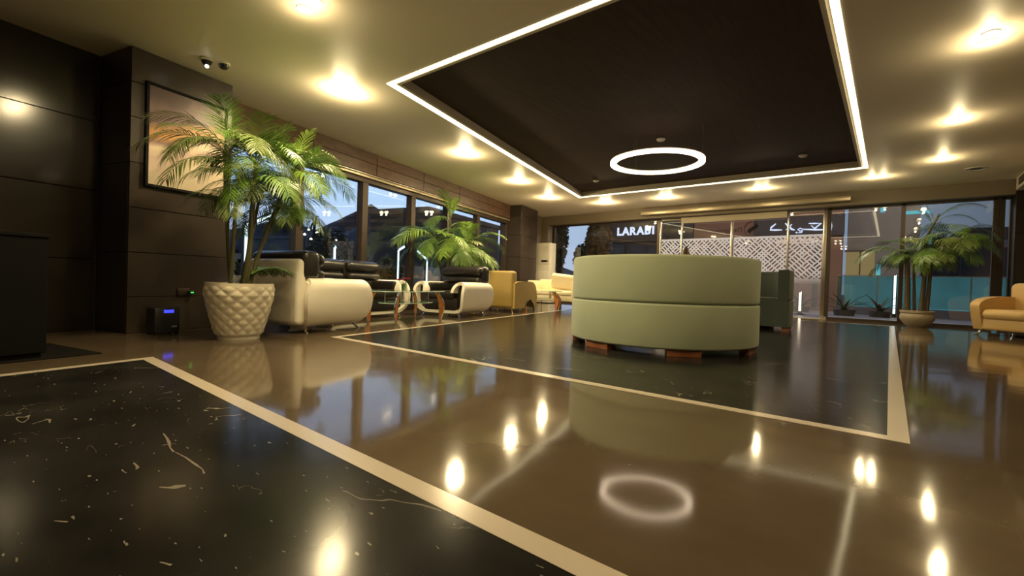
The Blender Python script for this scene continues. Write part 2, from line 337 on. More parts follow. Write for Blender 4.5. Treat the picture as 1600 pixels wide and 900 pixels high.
# ceiling with the recessed dark field
A, B, C, D = (-4.43, 3.06), (-6.14, 10.02), (-.36, 10.08), (-.36, 3.12)
O = [on_left(-6.0, -4), on_left(-6.0, 12.95), (2.4, 12.95), (2.4, -4)]
cm = MB(); hole = [A, B, C, D]
vs = [(*p, H) for p in O]+[(*p, H) for p in hole]+[(*p, H+.25) for p in O]+[(*p, H+.25) for p in hole]
fs = []
for i in range(4):
    j = (i+1) % 4
    fs += [[i, j, 4+j, 4+i], [8+i, 8+j, 12+j, 12+i], [i, j, 8+j, 8+i], [4+i, 4+j, 12+j, 12+i]]
ce = cm.add(vs, fs).build('ceiling', 'ceil', smooth=False); struct(ce, 'beige ceiling with a recessed dark field')
cc = [A, D, C, B]                                    # counter-clockwise
q0 = poly_off(cc, .004); q1 = poly_off(cc, .062); q2 = poly_off(cc, .088); q3 = poly_off(cc, .125)
for i in range(4):
    j = (i+1) % 4
    MB().prism([q0[i], q0[j], q1[j], q1[i]], H-.006, H+.02, 'z').build('light_strip', 'led', ce, smooth=False)
    MB().prism([q2[i], q2[j], q3[j], q3[i]], H+.005, H+.115, 'z').build('recess_rim', 'rim', ce, smooth=False)
MB().prism(poly_off(cc, -.02), H+.112, H+.14, 'z').build('dark_field', 'dark_ceil', ce, smooth=False)

# left wall: near stretch, column, window band, pillar  (local x = t, y = s)
def lframe(name, label, kind_struct=True):
    o = link(name, None, None, (0, 0, 0), TH)
    return struct(o, label)
def clad(parent, axis, fixed, a0, a1, zs, wid, m, sign, name='panel', th=.02, gap=.006):
    """cladding panels; axis 's' runs along the wall at t=fixed, axis 't' across at s=fixed"""
    n = max(1, round((a1-a0)/wid)); wd = (a1-a0)/n
    for i in range(n):
        for k in range(len(zs)-1):
            c = a0+wd*(i+.5); zc = (zs[k]+zs[k+1])/2; hh = zs[k+1]-zs[k]-gap
            off = random.uniform(-.0015, .0015)
            if axis == 's': MB().box((fixed+sign*(th/2+off), c, zc), (th, wd-gap, hh), bev=.002, seg=1).build(name, m, parent, smooth=False)
            else: MB().box((c, fixed+sign*(th/2+off), zc), (wd-gap, th, hh), bev=.002, seg=1).build(name, m, parent, smooth=False)
wl = MB().box((-6.02, -.75, H/2), (.2, 6.5, H)).build('wall_left', 'joint', smooth=False); wl.rotation_euler.z = TH; struct(wl, 'dark polished stone wall at the near left')
clad(wl, 's', -5.92, -4.0, 2.40, [0, .72, 1.42, 2.12, H], 1.07, 'stone', 1)
co = MB().box((-5.70, 2.92, H/2), (.72, .96, H)).build('column', 'joint', smooth=False); co.rotation_euler.z = TH; struct(co, 'broad brown stone column carrying the framed art')
clad(co, 's', -5.34, 2.42, 3.42, [0, .36, .80, 1.24, 1.68, 2.12, 2.46, H], 1.0, 'stone2', 1)
clad(co, 't', 2.44, -5.90, -5.34, [0, .80, 1.68, 2.46, H], .6, 'stone2', -1)
clad(co, 't', 3.40, -5.90, -5.34, [0, .80, 1.68, 2.46, H], .6, 'stone2', 1)
pi_ = MB().box((-5.75, 12.33, H/2), (.66, 1.12, H)).build('pillar', 'joint', smooth=False); pi_.rotation_euler.z = TH; struct(pi_, 'brown stone pillar at the far end of the windows')
clad(pi_, 's', -5.42, 11.75, 12.91, [0, .72, 1.34, 1.96, 2.5, H], .58, 'stone2', 1)
clad(pi_, 't', 11.77, -6.05, -5.42, [0, .72, 1.34, 1.96, 2.5, H], .63, 'stone2', -1)
# pelmet boards and rail over the windows
pe = MB().box((-5.86, 7.585, 2.6), (.16, 8.33, .40)).build('trim_1', 'joint', smooth=False); pe.rotation_euler.z = TH; struct(pe, 'brown wooden pelmet over the left windows')
for k in range(6):
    a, b = [max(3.43, 3.58+1.37*k), min(11.74, 3.58+1.37*(k+1))]
    if k == 0: a = 3.43
    for z0, z1 in ((2.43, 2.615), (2.62, 2.797)):
        MB().box((-5.77, (a+b)/2, (z0+z1)/2), (.03, b-a-.012, z1-z0), bev=.003, seg=1).build('board', 'pelmet', pe, smooth=False)
MB().box((-5.775, 7.585, 2.41), (.05, 8.33, .022), bev=.006).build('rail', 'steel', pe)
MB().box((-5.80, 7.585, 2.375), (.06, 8.33, .045), bev=.006).build('blind_cassette', 'alu', pe)
# window band
wi = MB().box((-5.93, 7.6, .12), (.14, 8.4, .24)).build('window_1', 'frame', smooth=False); wi.rotation_euler.z = TH; struct(wi, 'long window band on the left looking out at dusk')
MB().box((-5.90, 7.585, 2.33), (.16, 8.33, .10)).build('head_frame', 'frame', wi, smooth=False)
mull = [3.45, 4.80, 6.14, 7.48, 8.76, 10.10, 11.70]
for k, s in enumerate(mull): MB().box((-5.90, s, 1.27), (.14, .13 if 0 < k < 6 else .08, 2.06), bev=.004, seg=1).build('mullion', 'frame', wi, smooth=False)
for k in range(6):
    a, b = mull[k]+.065, mull[k+1]-.065
    MB().box((-5.93, (a+b)/2, 1.26), (.012, b-a, 2.04)).build('pane', 'pane', wi, smooth=False)
# left wall beyond the pillar
wl2 = MB().box((-5.85, 13.6, H/2), (.2, 1.4, H)).build('wall_left_far', 'wall', smooth=False); wl2.rotation_euler.z = TH; struct(wl2, 'short wall beyond the pillar')
# back wall: bulkhead, end stub, entrance glazing, right column
GY = 12.70
wb = MB().box((-3.5, 12.62, 2.665), (11.8, .48, .27)).build('wall_back', 'wall', smooth=False); struct(wb, 'taupe bulkhead above the entrance glazing')
MB().box((-9.3, 12.62, 1.27), (1.16, .48, 2.53)).build('end_wall', 'wall', wb, smooth=False)
cr = MB().box((2.06, 12.55, H/2), (.68, .5, H)).build('column_right', 'joint', smooth=False); struct(cr, 'dark stone column right of the entrance glazing')
for z0, z1 in ((0, .9), (.9, 1.8), (1.8, H)):
    MB().box((2.06, 12.29, (z0+z1)/2), (.68, .02, z1-z0-.006), bev=.002, seg=1).build('panel', 'stone', cr, smooth=False)
wr = MB().box((2.5, 4.4, H/2), (.2, 17.1, H)).build('wall_right', 'wall', smooth=False); struct(wr, 'dark wall on the right')
wq = MB().box((-5, -4.1, H/2), (15.4, .2, H)).build('wall_rear', 'wall', smooth=False); struct(wq, 'wall behind the viewer')
# duct soffit at the far right with a vent
so = MB().box((2.05, 11.0, 2.69), (.68, 2.55, .22)).build('trim_2', 'ceil', smooth=False); struct(so, 'boxed ceiling soffit at the far right')
MB().box((1.706, 11.55, 2.70), (.012, .9, .13)).build('vent_backing', 'joint', so, smooth=False)
for k in range(5): MB().box((1.698, 11.55, 2.65+.025*k), (.012, .9, .008)).build('vent_slat', 'alu', so, smooth=False)

def glazing(name, label, x0, x1, m='pane_dark', ztop=2.53, mulls=(), sill=.06):
    o = MB().box(((x0+x1)/2, GY, sill/2), (x1-x0, .10, sill)).build(name, 'frame', smooth=False); struct(o, label)
    MB().box(((x0+x1)/2, GY, ztop-.02), (x1-x0, .10, .04)).build('head_frame', 'frame', o, smooth=False)
    xs = [x0, *mulls, x1]
    for k, x in enumerate(xs): MB().box((x, GY, (ztop+sill)/2), (.075, .10, ztop-sill)).build('mullion', 'frame', o, smooth=False)
    for k in range(len(xs)-1): MB().box(((xs[k]+xs[k+1])/2, GY, (ztop+sill)/2), (xs[k+1]-xs[k]-.07, .012, ztop-sill-.03)).build('pane', m, o, smooth=False)
    return o
glazing('window_2', 'dark glass left of the entrance doors', -8.68, -5.10)
glazing('window_3', 'tall glass right of the entrance doors', -1.12, 1.52, mulls=(.165,))
glazing('window_4', 'narrow glass strip beside the right column', 1.60, 1.74)
# sliding entrance: header box, leaves, side lights, film
do = MB().box((-3.08, 12.28, 2.655), (4.74, .20, .11), bev=.012).build('door_1', 'alu'); struct(do, 'automatic glass sliding entrance with a champagne header')
MB().box((-3.08, 12.176, 2.645), (.16, .012, .05), bev=.005).build('motion_sensor', 'beige_panel', do)
MB().box((-3.19, GY-.13, 2.44), (2.50, .04, .155), bev=.004).build('transom_panel', 'beige_panel', do)
MB().box((-4.75, GY+.02, 2.50), (.62, .05, .03)).build('top_rail', 'alu', do, smooth=False)
MB().box((-1.57, GY+.02, 2.50), (.72, .05, .03)).build('top_rail', 'alu', do, smooth=False)
for x, wd in ((-5.06, .045), (-4.46, .03), (-3.18, .05), (-1.93, .04), (-1.19, .085)):
    MB().box((x, GY, 1.265), (wd, .09, 2.53), bev=.004).build('stile', 'steel', do)
for a, b, l in ((-5.03, -4.48, 0), (-4.44, -3.22, 1), (-3.14, -1.96, 1), (-1.90, -1.24, 0)):
    g = MB().box(((a+b)/2, GY+(.03 if l else -.01), 1.26), (b-a, .012, 2.46)).build('glass_leaf' if l else 'side_light', 'pane_dark', do, smooth=False)
    y = GY+(.022 if l else -.018)
    MB().grid([[(a, y, .10), (b, y, .10)], [(a, y, 1.955), (b, y, 1.955)]]).build('film', 'film', g, smooth=False)
MB().box((-3.1, 12.62, .006), (4.0, .2, .012)).build('threshold', 'alu', do, smooth=False)

# ================================================================== CEILING LIGHTS
LAMP = bpy.data.lights.new('downlight_beam', 'SPOT')
LAMP.energy = SPOT_W; LAMP.color = WARM; LAMP.spot_size = math.radians(172); LAMP.spot_blend = .6; LAMP.shadow_soft_size = .055
GLOW = bpy.data.lights.new('ceiling_glow_fill', 'POINT'); GLOW.energy = FILL_W; GLOW.color = WARM; GLOW.shadow_soft_size = .02
def downlight_proto(label, group):
    t = thing('twin_downlight', label, 'downlight', group=group)
    for sx in (-1, 1):
        b = MB().lathe([(.062, 0), (.062, -.006), (.050, -.008), (.046, -.003)], 24, (sx*.085, 0, 0)).build('trim_ring', 'white_plastic', t)
        MB().lathe([(.044, -.004), (.030, -.010), (.001, -.012)], 20, (sx*.085, 0, 0)).build('lens', 'disc', b)
        l = link('beam', LAMP, b, (sx*.085, 0, -.03)); link("glow_fill", GLOW, b, (sx*.085, 0, -.12))
    return t
dl0 = None
POWER = {}
def rated(k, ks):
    """beam and spill lamps of a row dimmed to its own level"""
    if (k, ks) not in POWER:
        a, b = LAMP.copy(), GLOW.copy(); a.energy *= k; b.energy *= ks; POWER[(k, ks)] = (a, b)
    return POWER[(k, ks)]
def downlight(p, rz, label, group, k=1.0, ks=1.0):
    global dl0
    if dl0 is None: dl0 = downlight_proto(label, group); o = dl0
    else: o = copy_tree(dl0); o['label'] = label; o['group'] = group
    o.location = (p[0], p[1], H); o.rotation_euler.z = rz
    for ring in o.children:
        for l in ring.children:
            if l.type == 'LIGHT': l.data = rated(k, ks)[0 if l.data.type == 'SPOT' else 1]
    return o
for i, (s, t) in enumerate(((2.63, -3.15), (4.01, -4.18), (6.75, -4.20), (8.98, -4.22), (10.91, -4.28))):
    p = W(s, t); downlight(p, TH+PI/2 if i else 0, ['twin downlight cut by the top of the picture, nearest of the left row', 'twin downlight above the left palm, beside the light strip corner', 'twin downlight above the second black and white chair, third from the top of the picture', 'twin downlight above the golden beige sofa on the window side', 'small far twin downlight just before the pillar on the window side'][i], 'downlights along the window side', 2.6 if i else 3.2, 1.55 if i else .35)
for i, (x, y) in enumerate(((-5.88, 10.92), (-4.29, 10.99), (-2.20, 11.0), (-.25, 10.95))):
    downlight((x, y), 0, ['first from the left of the four downlight pairs before the entrance', 'second from the left of the four downlight pairs before the entrance', 'third from the left of the four downlight pairs before the entrance', 'twin downlight by the far right corner of the light strip'][i], 'downlights before the entrance', (1.6, 1.3, .9, .6)[i], (1.5, 1.2, .9, .6)[i])
for i, (x, y) in enumerate(((.575, 5.5), (.575, 7.85), (.58, 9.98))):
    downlight((x, y), PI/2, ['largest twin downlight at the upper right of the picture', 'middle twin downlight of the right hand row', 'far twin downlight of the right hand row above the potted palm'][i], 'downlights along the right side', .5, .55)
for i, (x, y) in enumerate(((-1.75, 1.80), (.45, 2.6), (-1.75, -1.2))):
    downlight((x, y), 0, 'twin downlight in the ceiling behind or above the viewer', 'downlights above the viewer', (1.0, .7, .8)[i], (.8, .6, .5)[i])

# ring lamp on cables
rg = thing('ring_pendant', 'glowing round ring lamp hanging under the dark ceiling field', 'lamp', (-2.63, 6.36, 2.39))
MB().lathe([(.565, -.02), (.645, -.02), (.645, .02), (.565, .02), (.565, -.02)], 72).build('light_ring', 'ring', rg)
MB().lathe([(.57, .021), (.64, .021), (.64, .034), (.57, .034), (.57, .021)], 72).build('ring_back', 'white_plastic', rg)
for k in range(3):
    a = 2*PI*k/3+.4; MB().tube([(.605*math.cos(a), .605*math.sin(a), .03), (.605*math.cos(a), .605*math.sin(a), .525)], .0012, 6).build('cable', 'steel', rg)
# detectors, speaker, dome spotlights
for (x, y), lab in (((-2.81, 6.93), 'white smoke detector on the dark ceiling field above the ring lamp'), ((-1.2, 9.04), 'smoke detector on the dark ceiling field near its far right corner'), ((-5.05, 8.93), 'smoke detector on the dark ceiling field near its far left corner')):
    o = thing('smoke_detector', lab, 'detector', (x, y, H+.112), 0, 'detectors on the dark ceiling field')
    MB().lathe([(.065, 0), (.065, -.02), (.05, -.035), (.02, -.045), (.001, -.045)], 24).build('housing', 'white_plastic', o)
    MB().lathe([(.068, -.001), (.068, -.008), (.001, -.008)], 24).build('base_plate', 'dark_plastic', o)
o = thing('ceiling_speaker', 'round flush speaker in the ceiling near the right window', 'speaker', (1.06, 11.02, H))
MB().lathe([(.15, 0), (.15, -.008), (.13, -.010), (.125, -.004)], 36).build('rim', 'white_plastic', o)
MB().lathe([(.124, -.003), (.001, -.006)], 36).build('grille', 'frame', o)
for (x, y), lab, lit in (((-5.47, 1.63), 'dark dome fitting with a small white lamp on the ceiling above the framed art', 1), ((-5.42, 1.77), 'unlit dark dome fitting on the ceiling, right of the lit one', 0)):
    o = thing('dome_fitting', lab, 'spotlight', (x, y, H))
    MB().lathe([(.058, 0), (.058, -.016), (.05, -.02)], 24).build('base_ring', 'white_plastic', o)
    MB().lathe([(.048, -.018), (.046, -.035), (.034, -.055), (.015, -.065), (.001, -.067)], 24).build('dome', 'dark_plastic', o)
    if lit: MB().lathe([(.014, .012), (.018, 0), (.014, -.010), (.001, -.014)], 16, (.01, 0, -.075)).build('lamp', 'lampw', o)
# framed art
ar = thing('framed_art', 'large dark framed abstract stone print on the column', 'picture', W(2.945, -5.32, 1.985), TH)
MB().box((.012, 0, 0), (.02, .76, .99)).build('canvas', 'art', ar, smooth=False)
for c, d in (((.012, 0, .507), (.04, .81, .03)), ((.012, 0, -.507), (.04, .81, .03)), ((.012, -.392, 0), (.04, .03, 1.044)), ((.012, .392, 0), (.04, .03, 1.044))):
    MB().box(c, d, bev=.004, seg=1).build('frame_bar', 'black', ar)

# ================================================================== SEATING
def smooth_poly(pts, it=2):
    for _ in range(it):
        q = [pts[0]]
        for a, b in zip(pts, pts[1:]): q += [tuple(.75*x+.25*y for x, y in zip(a, b)), tuple(.25*x+.75*y for x, y in zip(a, b))]
        pts = q+[pts[-1]]
    return pts
def scroll_chair(label, cat, loc, rz, W_=1.0, D_=1.0, cushions=1, name='scroll_armchair', group=None):
    """white scroll-sided seat with black leather inside; faces local +y"""
    t = thing(name, label, cat, loc, rz, group); hx = W_/2; ex = hx-.5
    right = [(.285, .41), (.290, .48), (.335, .555), (.42, .575), (.487, .53), (.497, .42), (.492, .29), (.46, .17), (.38, .098), (.28, .085)]
    right = [(x+ex, z) for x, z in right]
    half = smooth_poly(right, 2)
    cen = half+[(-x, z) for x, z in reversed(half)]
    n = len(cen); th = .028
    def hd(z): return D_/2*(1-.22*abs((z-.34)/.26)**2.2)
    out, inn = [], []
    for i, (x, z) in enumerate(cen):
        a = cen[max(i-1, 0)]; b = cen[min(i+1, n-1)]; tx, tz = b[0]-a[0], b[1]-a[1]; l = math.hypot(tx, tz); nx, nz = tz/l, -tx/l
        k = th
        out.append((x-nx*k, z-nz*k)); inn.append((x+nx*k, z+nz*k))
    ring = out+inn[::-1]
    rows = []
    for f in (-1, -.98, -.5, 0, .5, .98, 1):
        sh = 1 if abs(f) < .99 else .93
        r = []
        for i, (x, z) in enumerate(ring):
            j = i if i < n else 2*n-1-i; cx, cz = cen[j]
            r.append((cx+(x-cx)*sh, f*hd(cz), cz+(z-cz)*sh))
        rows.append(r)
    m = MB().grid(rows, closed=True)
    o = len(m.v)-len(ring)
    for base in (0, o):
        for i in range(n-1): m.f.append([base+i, base+i+1, base+2*n-2-i, base+2*n-1-i])
    m.build('scroll_shell', 'white_lea', t, ang=50)
    # arm cores: white cap at the back, black upholstery towards the front
    for sg in (-1, 1):
        poly = [(sg*(x-.02*(1 if x > .4+ex else 0)), z) for x, z in half]
        d = D_/2
        MB().prism([(p[0], p[1]) for p in poly], -d*.88, -d*.80).build('arm_end_cap', 'white_lea', t)
        MB().prism([(p[0]*1.0, p[1]) for p in poly], -d*.79, d*.70).build('arm_inset', 'black_lea', t)
    MB().box((0, .02, .21), (2*(ex+.33), D_*.76, .22), bev=.02).build('seat_base', 'black_lea', t)
    wc = 2*(ex+.29)/cushions
    for k in range(cushions):
        MB().box((-(ex+.29)+wc*(k+.5), .06, .365), (wc-.015, D_*.74, .15), bev=.05, seg=3).build('seat_cushion', 'black_lea', t)
    MB().box((0, -D_*.5+.02, .445), (2*(ex+.415), .12, .71), bev=.05, seg=3).build('back_shell', 'white_lea', t)
    wb = 2*(ex+.455)/cushions
    for k in range(cushions):
        cx = -(ex+.455)+wb*(k+.5)
        MB().box((cx, -D_*.37, .735), (wb-.01, .22, .31), bev=.07, seg=4).build('back_cushion', 'black_lea', t)
        b = MB().box((cx, -D_*.235, .79), (wb-.07, .15, .155), bev=.065, seg=4).build('headrest_roll', 'black_lea', t)
        MB().box((cx, -D_*.225, .635), (wb-.10, .15, .11), bev=.05, seg=4).build('lumbar_roll', 'black_lea', t)
        MB().box((cx, -D_*.29, .45), (2*(ex+.30)/cushions-.01, .20, .30), bev=.05, seg=3).build('lower_back', 'black_lea', t)
    for sg in (-1, 1):
        MB().box((sg*(ex+.285), .0, .50), (.09, D_*.72, .16), bev=.04, seg=3).build('side_pad', 'black_lea', t)
    for sx in (-1, 1):
        for sy in (-1, 1):
            x, y = sx*(ex+.33), sy*D_*.33
            MB().tube([(x, y, .075), (x+sx*.015, y+sy*.035, .06), (x+sx*.03, y+sy*.055, .03), (x+sx*.05, y+sy*.06, .006), (x+sx*.075, y+sy*.065, .006)], [.018, .017, .014, .012, .010], 10).build('leg', 'chrome', t)
    return t
scroll_chair('cream and black scroll armchair seen from behind, beside the white pot', 'armchair', W(3.90, -4.52), TH, 1.0, .96)
scroll_chair('cream and black scroll armchair showing its open curled front, facing the glass table', 'armchair', W(7.0, -4.50), TH+PI, 1.0, 1.06)
scroll_chair('black and cream scroll sofa against the windows behind the glass table', 'sofa', W(5.32, -5.26), TH-PI/2, 1.68, .86, 2, 'scroll_sofa')

def glass_table(loc, rz, label, L=1.45, Wd=.72, fin=True):
    t = thing('glass_coffee_table', label, 'table', loc, rz, 'glass tables with orange fins')
    def oval(a, b, n=40): return [(a*math.copysign(abs(math.cos(q))**.75, math.cos(q)), b*math.copysign(abs(math.sin(q))**.75, math.sin(q))) for q in [2*PI*i/n for i in range(n)]]
    top = MB().prism(oval(L/2, Wd/2), .438, .450, 'z').build('table_top', 'tglass', t)
    ov = oval(L/2, Wd/2); MB().tube([(x, y, .444) for x, y in ov+ov[:1]], .0065, 6, False).build('top_edge', 'edge', top)
    sh = MB().prism(oval(L*.34, Wd*.34), .268, .278, 'z').build('lower_shelf', 'tglass', t)
    ov = oval(L*.34, Wd*.34); MB().tube([(x, y, .273) for x, y in ov+ov[:1]], .006, 6, False).build('shelf_edge', 'edge', sh)
    for sx in (-1, 1):
        for sy in (-1, 1):
            MB().tube([(sx*L*.22, sy*Wd*.20, .278), (sx*L*.22, sy*Wd*.20, .438)], .011, 10).build('spacer', 'chrome', t)
            # fin leg: chrome bow outside, orange wood inside, foot pointing out
            base = Vector((sx*L*.30, sy*Wd*.30, 0)); d = Vector((sx, sy*.32, 0)).normalized()
            o_ = smooth_poly([(.0, .435), (.06, .40), (.13, .30), (.165, .22), (.14, .10), (.10, .004)], 2)
            i_ = smooth_poly([(-.02, .43), (.02, .36), (.055, .26), (.065, .17), (.066, .08), (.075, .004)], 2)
            P = lambda p, off: tuple(base+d*p[0]+Vector((-d.y, d.x, 0))*off+Vector((0, 0, p[1])))
            m = MB(); n = len(o_)
            vs = [P(p, .009) for p in o_]+[P(p, .009) for p in i_[::-1]]; k = len(vs); vs += [P(p, -.009) for p in o_]+[P(p, -.009) for p in i_[::-1]]
            fs = []
            for h in (0, k):
                for q in range(n-1): fs.append([h+q, h+q+1, h+k-2-q, h+k-1-q])
            for q in range(k): fs.append([q, (q+1) % k, k+(q+1) % k, k+q])
            f = m.add(vs, fs).build('leg', 'orange_wood', t)
            MB().tube([P(p, 0) for p in o_], .012, 8).build('chrome_bow', 'chrome', f)
            MB().tube([P(p, 0) for p in i_], .006, 8).build('chrome_inner_bow', 'chrome', f)
    return t
glass_table(W(5.47, -4.34), TH+PI/2, 'two tier oval glass coffee table between the scroll chairs with red roses on it')
glass_table(W(9.98, -4.02), TH+.25, 'far glass coffee table with orange fins between the golden and pale cream sofas', .95, .62)
# roses
va = thing('rose_vase', 'small glass vase with two red roses on the near glass table', 'vase', W(5.42, -4.36, .45))
MB().lathe([(.035, 0), (.04, .01), (.042, .09), (.036, .10), (.033, .095), (.036, .012), (.001, .010)], 20).build('vase', 'tglass', va)
for k, (dx, dy, z) in enumerate(((-.055, -.05, .145), (.03, .03, .165))):
    s_ = MB().tube([(0, 0, .015), (dx*.4, dy*.4, .08), (dx, dy, z)], .003, 6).build('stem', 'stem', va)
    m = MB()
    for lay in range(3):
        for a in range(5):
            an = 2*PI*a/5+lay*.6; r = .012+.009*lay; tilt = .15+.35*lay
            c = Vector((dx, dy, z))
            rad = Vector((math.cos(an), math.sin(an), 0)); tan = Vector((-rad.y, rad.x, 0)); up = Vector((0, 0, 1))*math.cos(tilt)+rad*math.sin(tilt)
            rows = [[tuple(c+rad*(r*.5)+tan*(q*.008)) for q in (-1, 0, 1)], [tuple(c+rad*r+up*.014+tan*(q*.015)+rad*(-abs(q)*.004)) for q in (-1, 0, 1)], [tuple(c+rad*(r+.002)+up*.028+tan*(q*.011)) for q in (-1, 0, 1)]]
            m.grid(rows)
    m.build('bloom', 'rose', va, fix=False)
for k in range(4):
    a = k*1.6; MB().grid([[(0, 0, .09), (.005, .004, .09)], [(.035*math.cos(a)-.006, .035*math.sin(a), .125), (.035*math.cos(a)+.008, .035*math.sin(a)+.008, .125)], [(.06*math.cos(a), .06*math.sin(a), .115), (.062*math.cos(a), .06*math.sin(a), .115)]]).build('rose_leaf', 'stem', va, fix=False)

# golden beige sofa (back to the viewer)
g = thing('arched_sofa', 'golden beige leather sofa seen from behind, with an arched chrome arm base', 'sofa', W(8.95, -4.50), TH)
MB().box((0, -.49, .47), (1.02, .24, .76), bev=.06, seg=3).build('back', 'gold_lea', g)
MB().box((0, .05, .22), (.80, .95, .24), bev=.03).build('seat_base', 'gold_lea', g)
MB().box((0, .12, .39), (.78, .88, .14), bev=.05, seg=3).build('seat_cushion', 'gold_lea', g)
MB().box((0, -.33, .58), (.78, .16, .36), bev=.06, seg=3).build('back_cushion', 'gold_lea', g)
prof = [(-.56, .09), (-.56, .60)]+[(-.40, .635), (-.05, .645)]+[(.30+.28*math.sin(a), .37+.27*math.cos(a)) for a in [.1+.15*i for i in range(10)]]+[(.60, .30), (.57, .09), (.44, .09)]
prof += [(.20+.24*math.cos(a), .06+.22*math.sin(a)) for a in [.15+(PI-.3)*i/12 for i in range(13)]]+[(-.05, .09)]
for sg in (-1, 1):
    a = MB().prism(prof, sg*.38 if sg > 0 else -.55, .55 if sg > 0 else -.38, 'x').build('arm', 'gold_lea', g)
    MB().tube([(sg*.545, .20+.25*math.cos(q), .01+.25*math.sin(q)) for q in [PI*i/16 for i in range(17)]], .016, 8).build('chrome_arch', 'dark_chrome', a)
for x, y in ((-.42, -.50), (.46, -.52), (-.42, .5)):
    MB().tube([(x, y, .10), (x+.01, y, .05), (x+.03, y-.01, .0)], [.028, .02, .012], 8).build('leg', 'gold', g)

# pale cream sofa
p_ = thing('slim_sofa', 'pale cream sofa on thin brass legs with a leaning cushion, before the air conditioner', 'sofa', W(10.95, -3.99), TH+PI)
MB().box((0, .02, .27), (1.10, .74, .16), bev=.03).build('seat_base', 'cream_lea', p_)
MB().box((0, .08, .39), (1.06, .66, .13), bev=.05, seg=3).build('seat_cushion', 'cream_lea', p_)
MB().box((0, -.34, .45), (1.20, .12, .55), bev=.04, seg=3).build('back', 'cream_lea', p_)
for sg in (-1, 1): MB().box((sg*.575, .03, .43), (.11, .80, .51), bev=.02, seg=2).build('arm', 'cream_lea', p_)
for sx in (-1, 1):
    for sy in (-1, 1): MB().tube([(sx*.55, sy*.36, .18), (sx*.57, sy*.39, 0)], [.014, .008], 8).build('leg', 'gold', p_)
cu = MB().box((0, 0, 0), (.62, .16, .40), bev=.075, seg=4).build('cushion', 'cream_lea')
cu.location = W(10.86, -3.80, .67); cu.rotation_euler = (math.radians(18), math.radians(6), TH); tag(cu, 'pale cream cushion leaning on the back of the slim sofa', 'cushion')

# tan armchair at the right edge
q_ = thing('curved_armchair', 'tan beige leather armchair cut by the right edge of the picture', 'armchair', (1.66, 10.80, 0), math.radians(180-42))
MB().box((0, .02, .19), (.62, .74, .20), bev=.04, seg=3).build('seat_base', 'tan_lea', q_)
MB().box((0, .09, .345), (.60, .70, .17), bev=.08, seg=4).build('seat_cushion', 'tan_lea', q_)
MB().box((0, -.35, .50), (.80, .20, .74), bev=.09, seg=4).build('back', 'tan_lea', q_)
ap = smooth_poly([(-.44, .10), (-.44, .60), (-.20, .645), (.10, .635), (.32, .595), (.44, .53), (.46, .46), (.40, .20), (.36, .095)], 2)
for sg in (-1, 1): MB().prism(ap, sg*.30 if sg > 0 else -.44, .44 if sg > 0 else -.30, 'x').build('arm', 'tan_lea', q_, ang=30)
for sx in (-1, 1):
    for sy in (-1, 1):
        x, y = sx*.36, sy*.30
        MB().tube([(x, y, .10), (x+sx*.01, y+sy*.05, .04), (x+sx*.02, y+sy*.07, .012), (x+sx*.03, y+sy*.10, .008)], [.026, .02, .018, .014], 8).build('leg', 'chrome', q_)

# round booth halves
def ring_sector(r0, r1, z0, z1, a0, a1, n=40, bev=.03):
    """rounded rectangular section swept round an arc"""
    sec = []
    for (cx, cz, s0) in ((r1-bev, z1-bev, 0), (r0+bev, z1-bev, PI/2), (r0+bev, z0+bev, PI), (r1-bev, z0+bev, 1.5*PI)):
        sec += [(cx+bev*math.cos(s0+PI/2*k/3), cz+bev*math.sin(s0+PI/2*k/3)) for k in range(4)]
    rows = []
    for i in range(n+1):
        a = a0+(a1-a0)*i/n; rows.append([(r*math.cos(a), r*math.sin(a), z) for r, z in sec])
    m = MB().grid(rows, closed=True); k = len(sec)
    m.f.append(list(range(k))[::-1]); m.f.append([n*k+j for j in range(k)]); return m
def booth(label, m, loc, a0, a1, feet, R=.955, top=.915):
    t = thing('round_booth_sofa', label, 'sofa', loc)
    ring_sector(R-.50, R, .062, .470, a0, a1, bev=.022).build('base', m, t)
    ring_sector(R-.165, R-.004, .474, top, a0, a1, bev=.028).build('back', m, t)
    ring_sector(R-.52, R-.17, .44, .505, a0+.02, a1-.02, bev=.03).build('seat_cushion', m, t)
    for dg in feet:
        a = math.radians(dg)
        b = MB().box((0, 0, .031), (.09, .30, .062), Matrix.Rotation(0, 3, 'Z'), bev=.004, seg=1)
        o = b.build('foot', 'red_wood', t); o.location = ((R-.075)*math.cos(a), (R-.075)*math.sin(a), 0); o.rotation_euler.z = a
    return t
b1 = booth('large mint green velvet booth sofa with a curved back facing the viewer', 'mint', (-1.925, 4.90, 0), math.radians(176), math.radians(372), (200, 252, 305, 360))
b2 = booth('deep teal velvet booth sofa partly hidden behind the mint green one', 'teal', (-2.11, 8.22, 0), math.radians(-12), math.radians(184), (0, 60, 120, 172), .96, .94)
# low round table with a carved horn between the booths
tb = thing('round_table', 'round dark table hidden between the two booth sofas', 'table', (-2.12, 6.42, 0))
MB().lathe([(.34, .55), (.345, .56), (.345, .575), (.33, .582), (.001, .582)], 40).build('table_top', 'wood_dark', tb)
MB().lathe([(.22, 0), (.22, .02), (.05, .04), (.035, .10), (.035, .50), (.06, .55)], 24).build('pedestal', 'dark_chrome', tb)
hn = MB().lathe([(.09, 0), (.095, .02), (.075, .10), (.085, .22), (.09, .34), (.065, .46), (.03, .56), (.008, .60), (.001, .602)], 20).build('carved_horn', 'wood_dark')
hn.location = (-2.15, 6.30, .582); tag(hn, 'brown pointed carved ornament showing above the mint green booth', 'ornament')

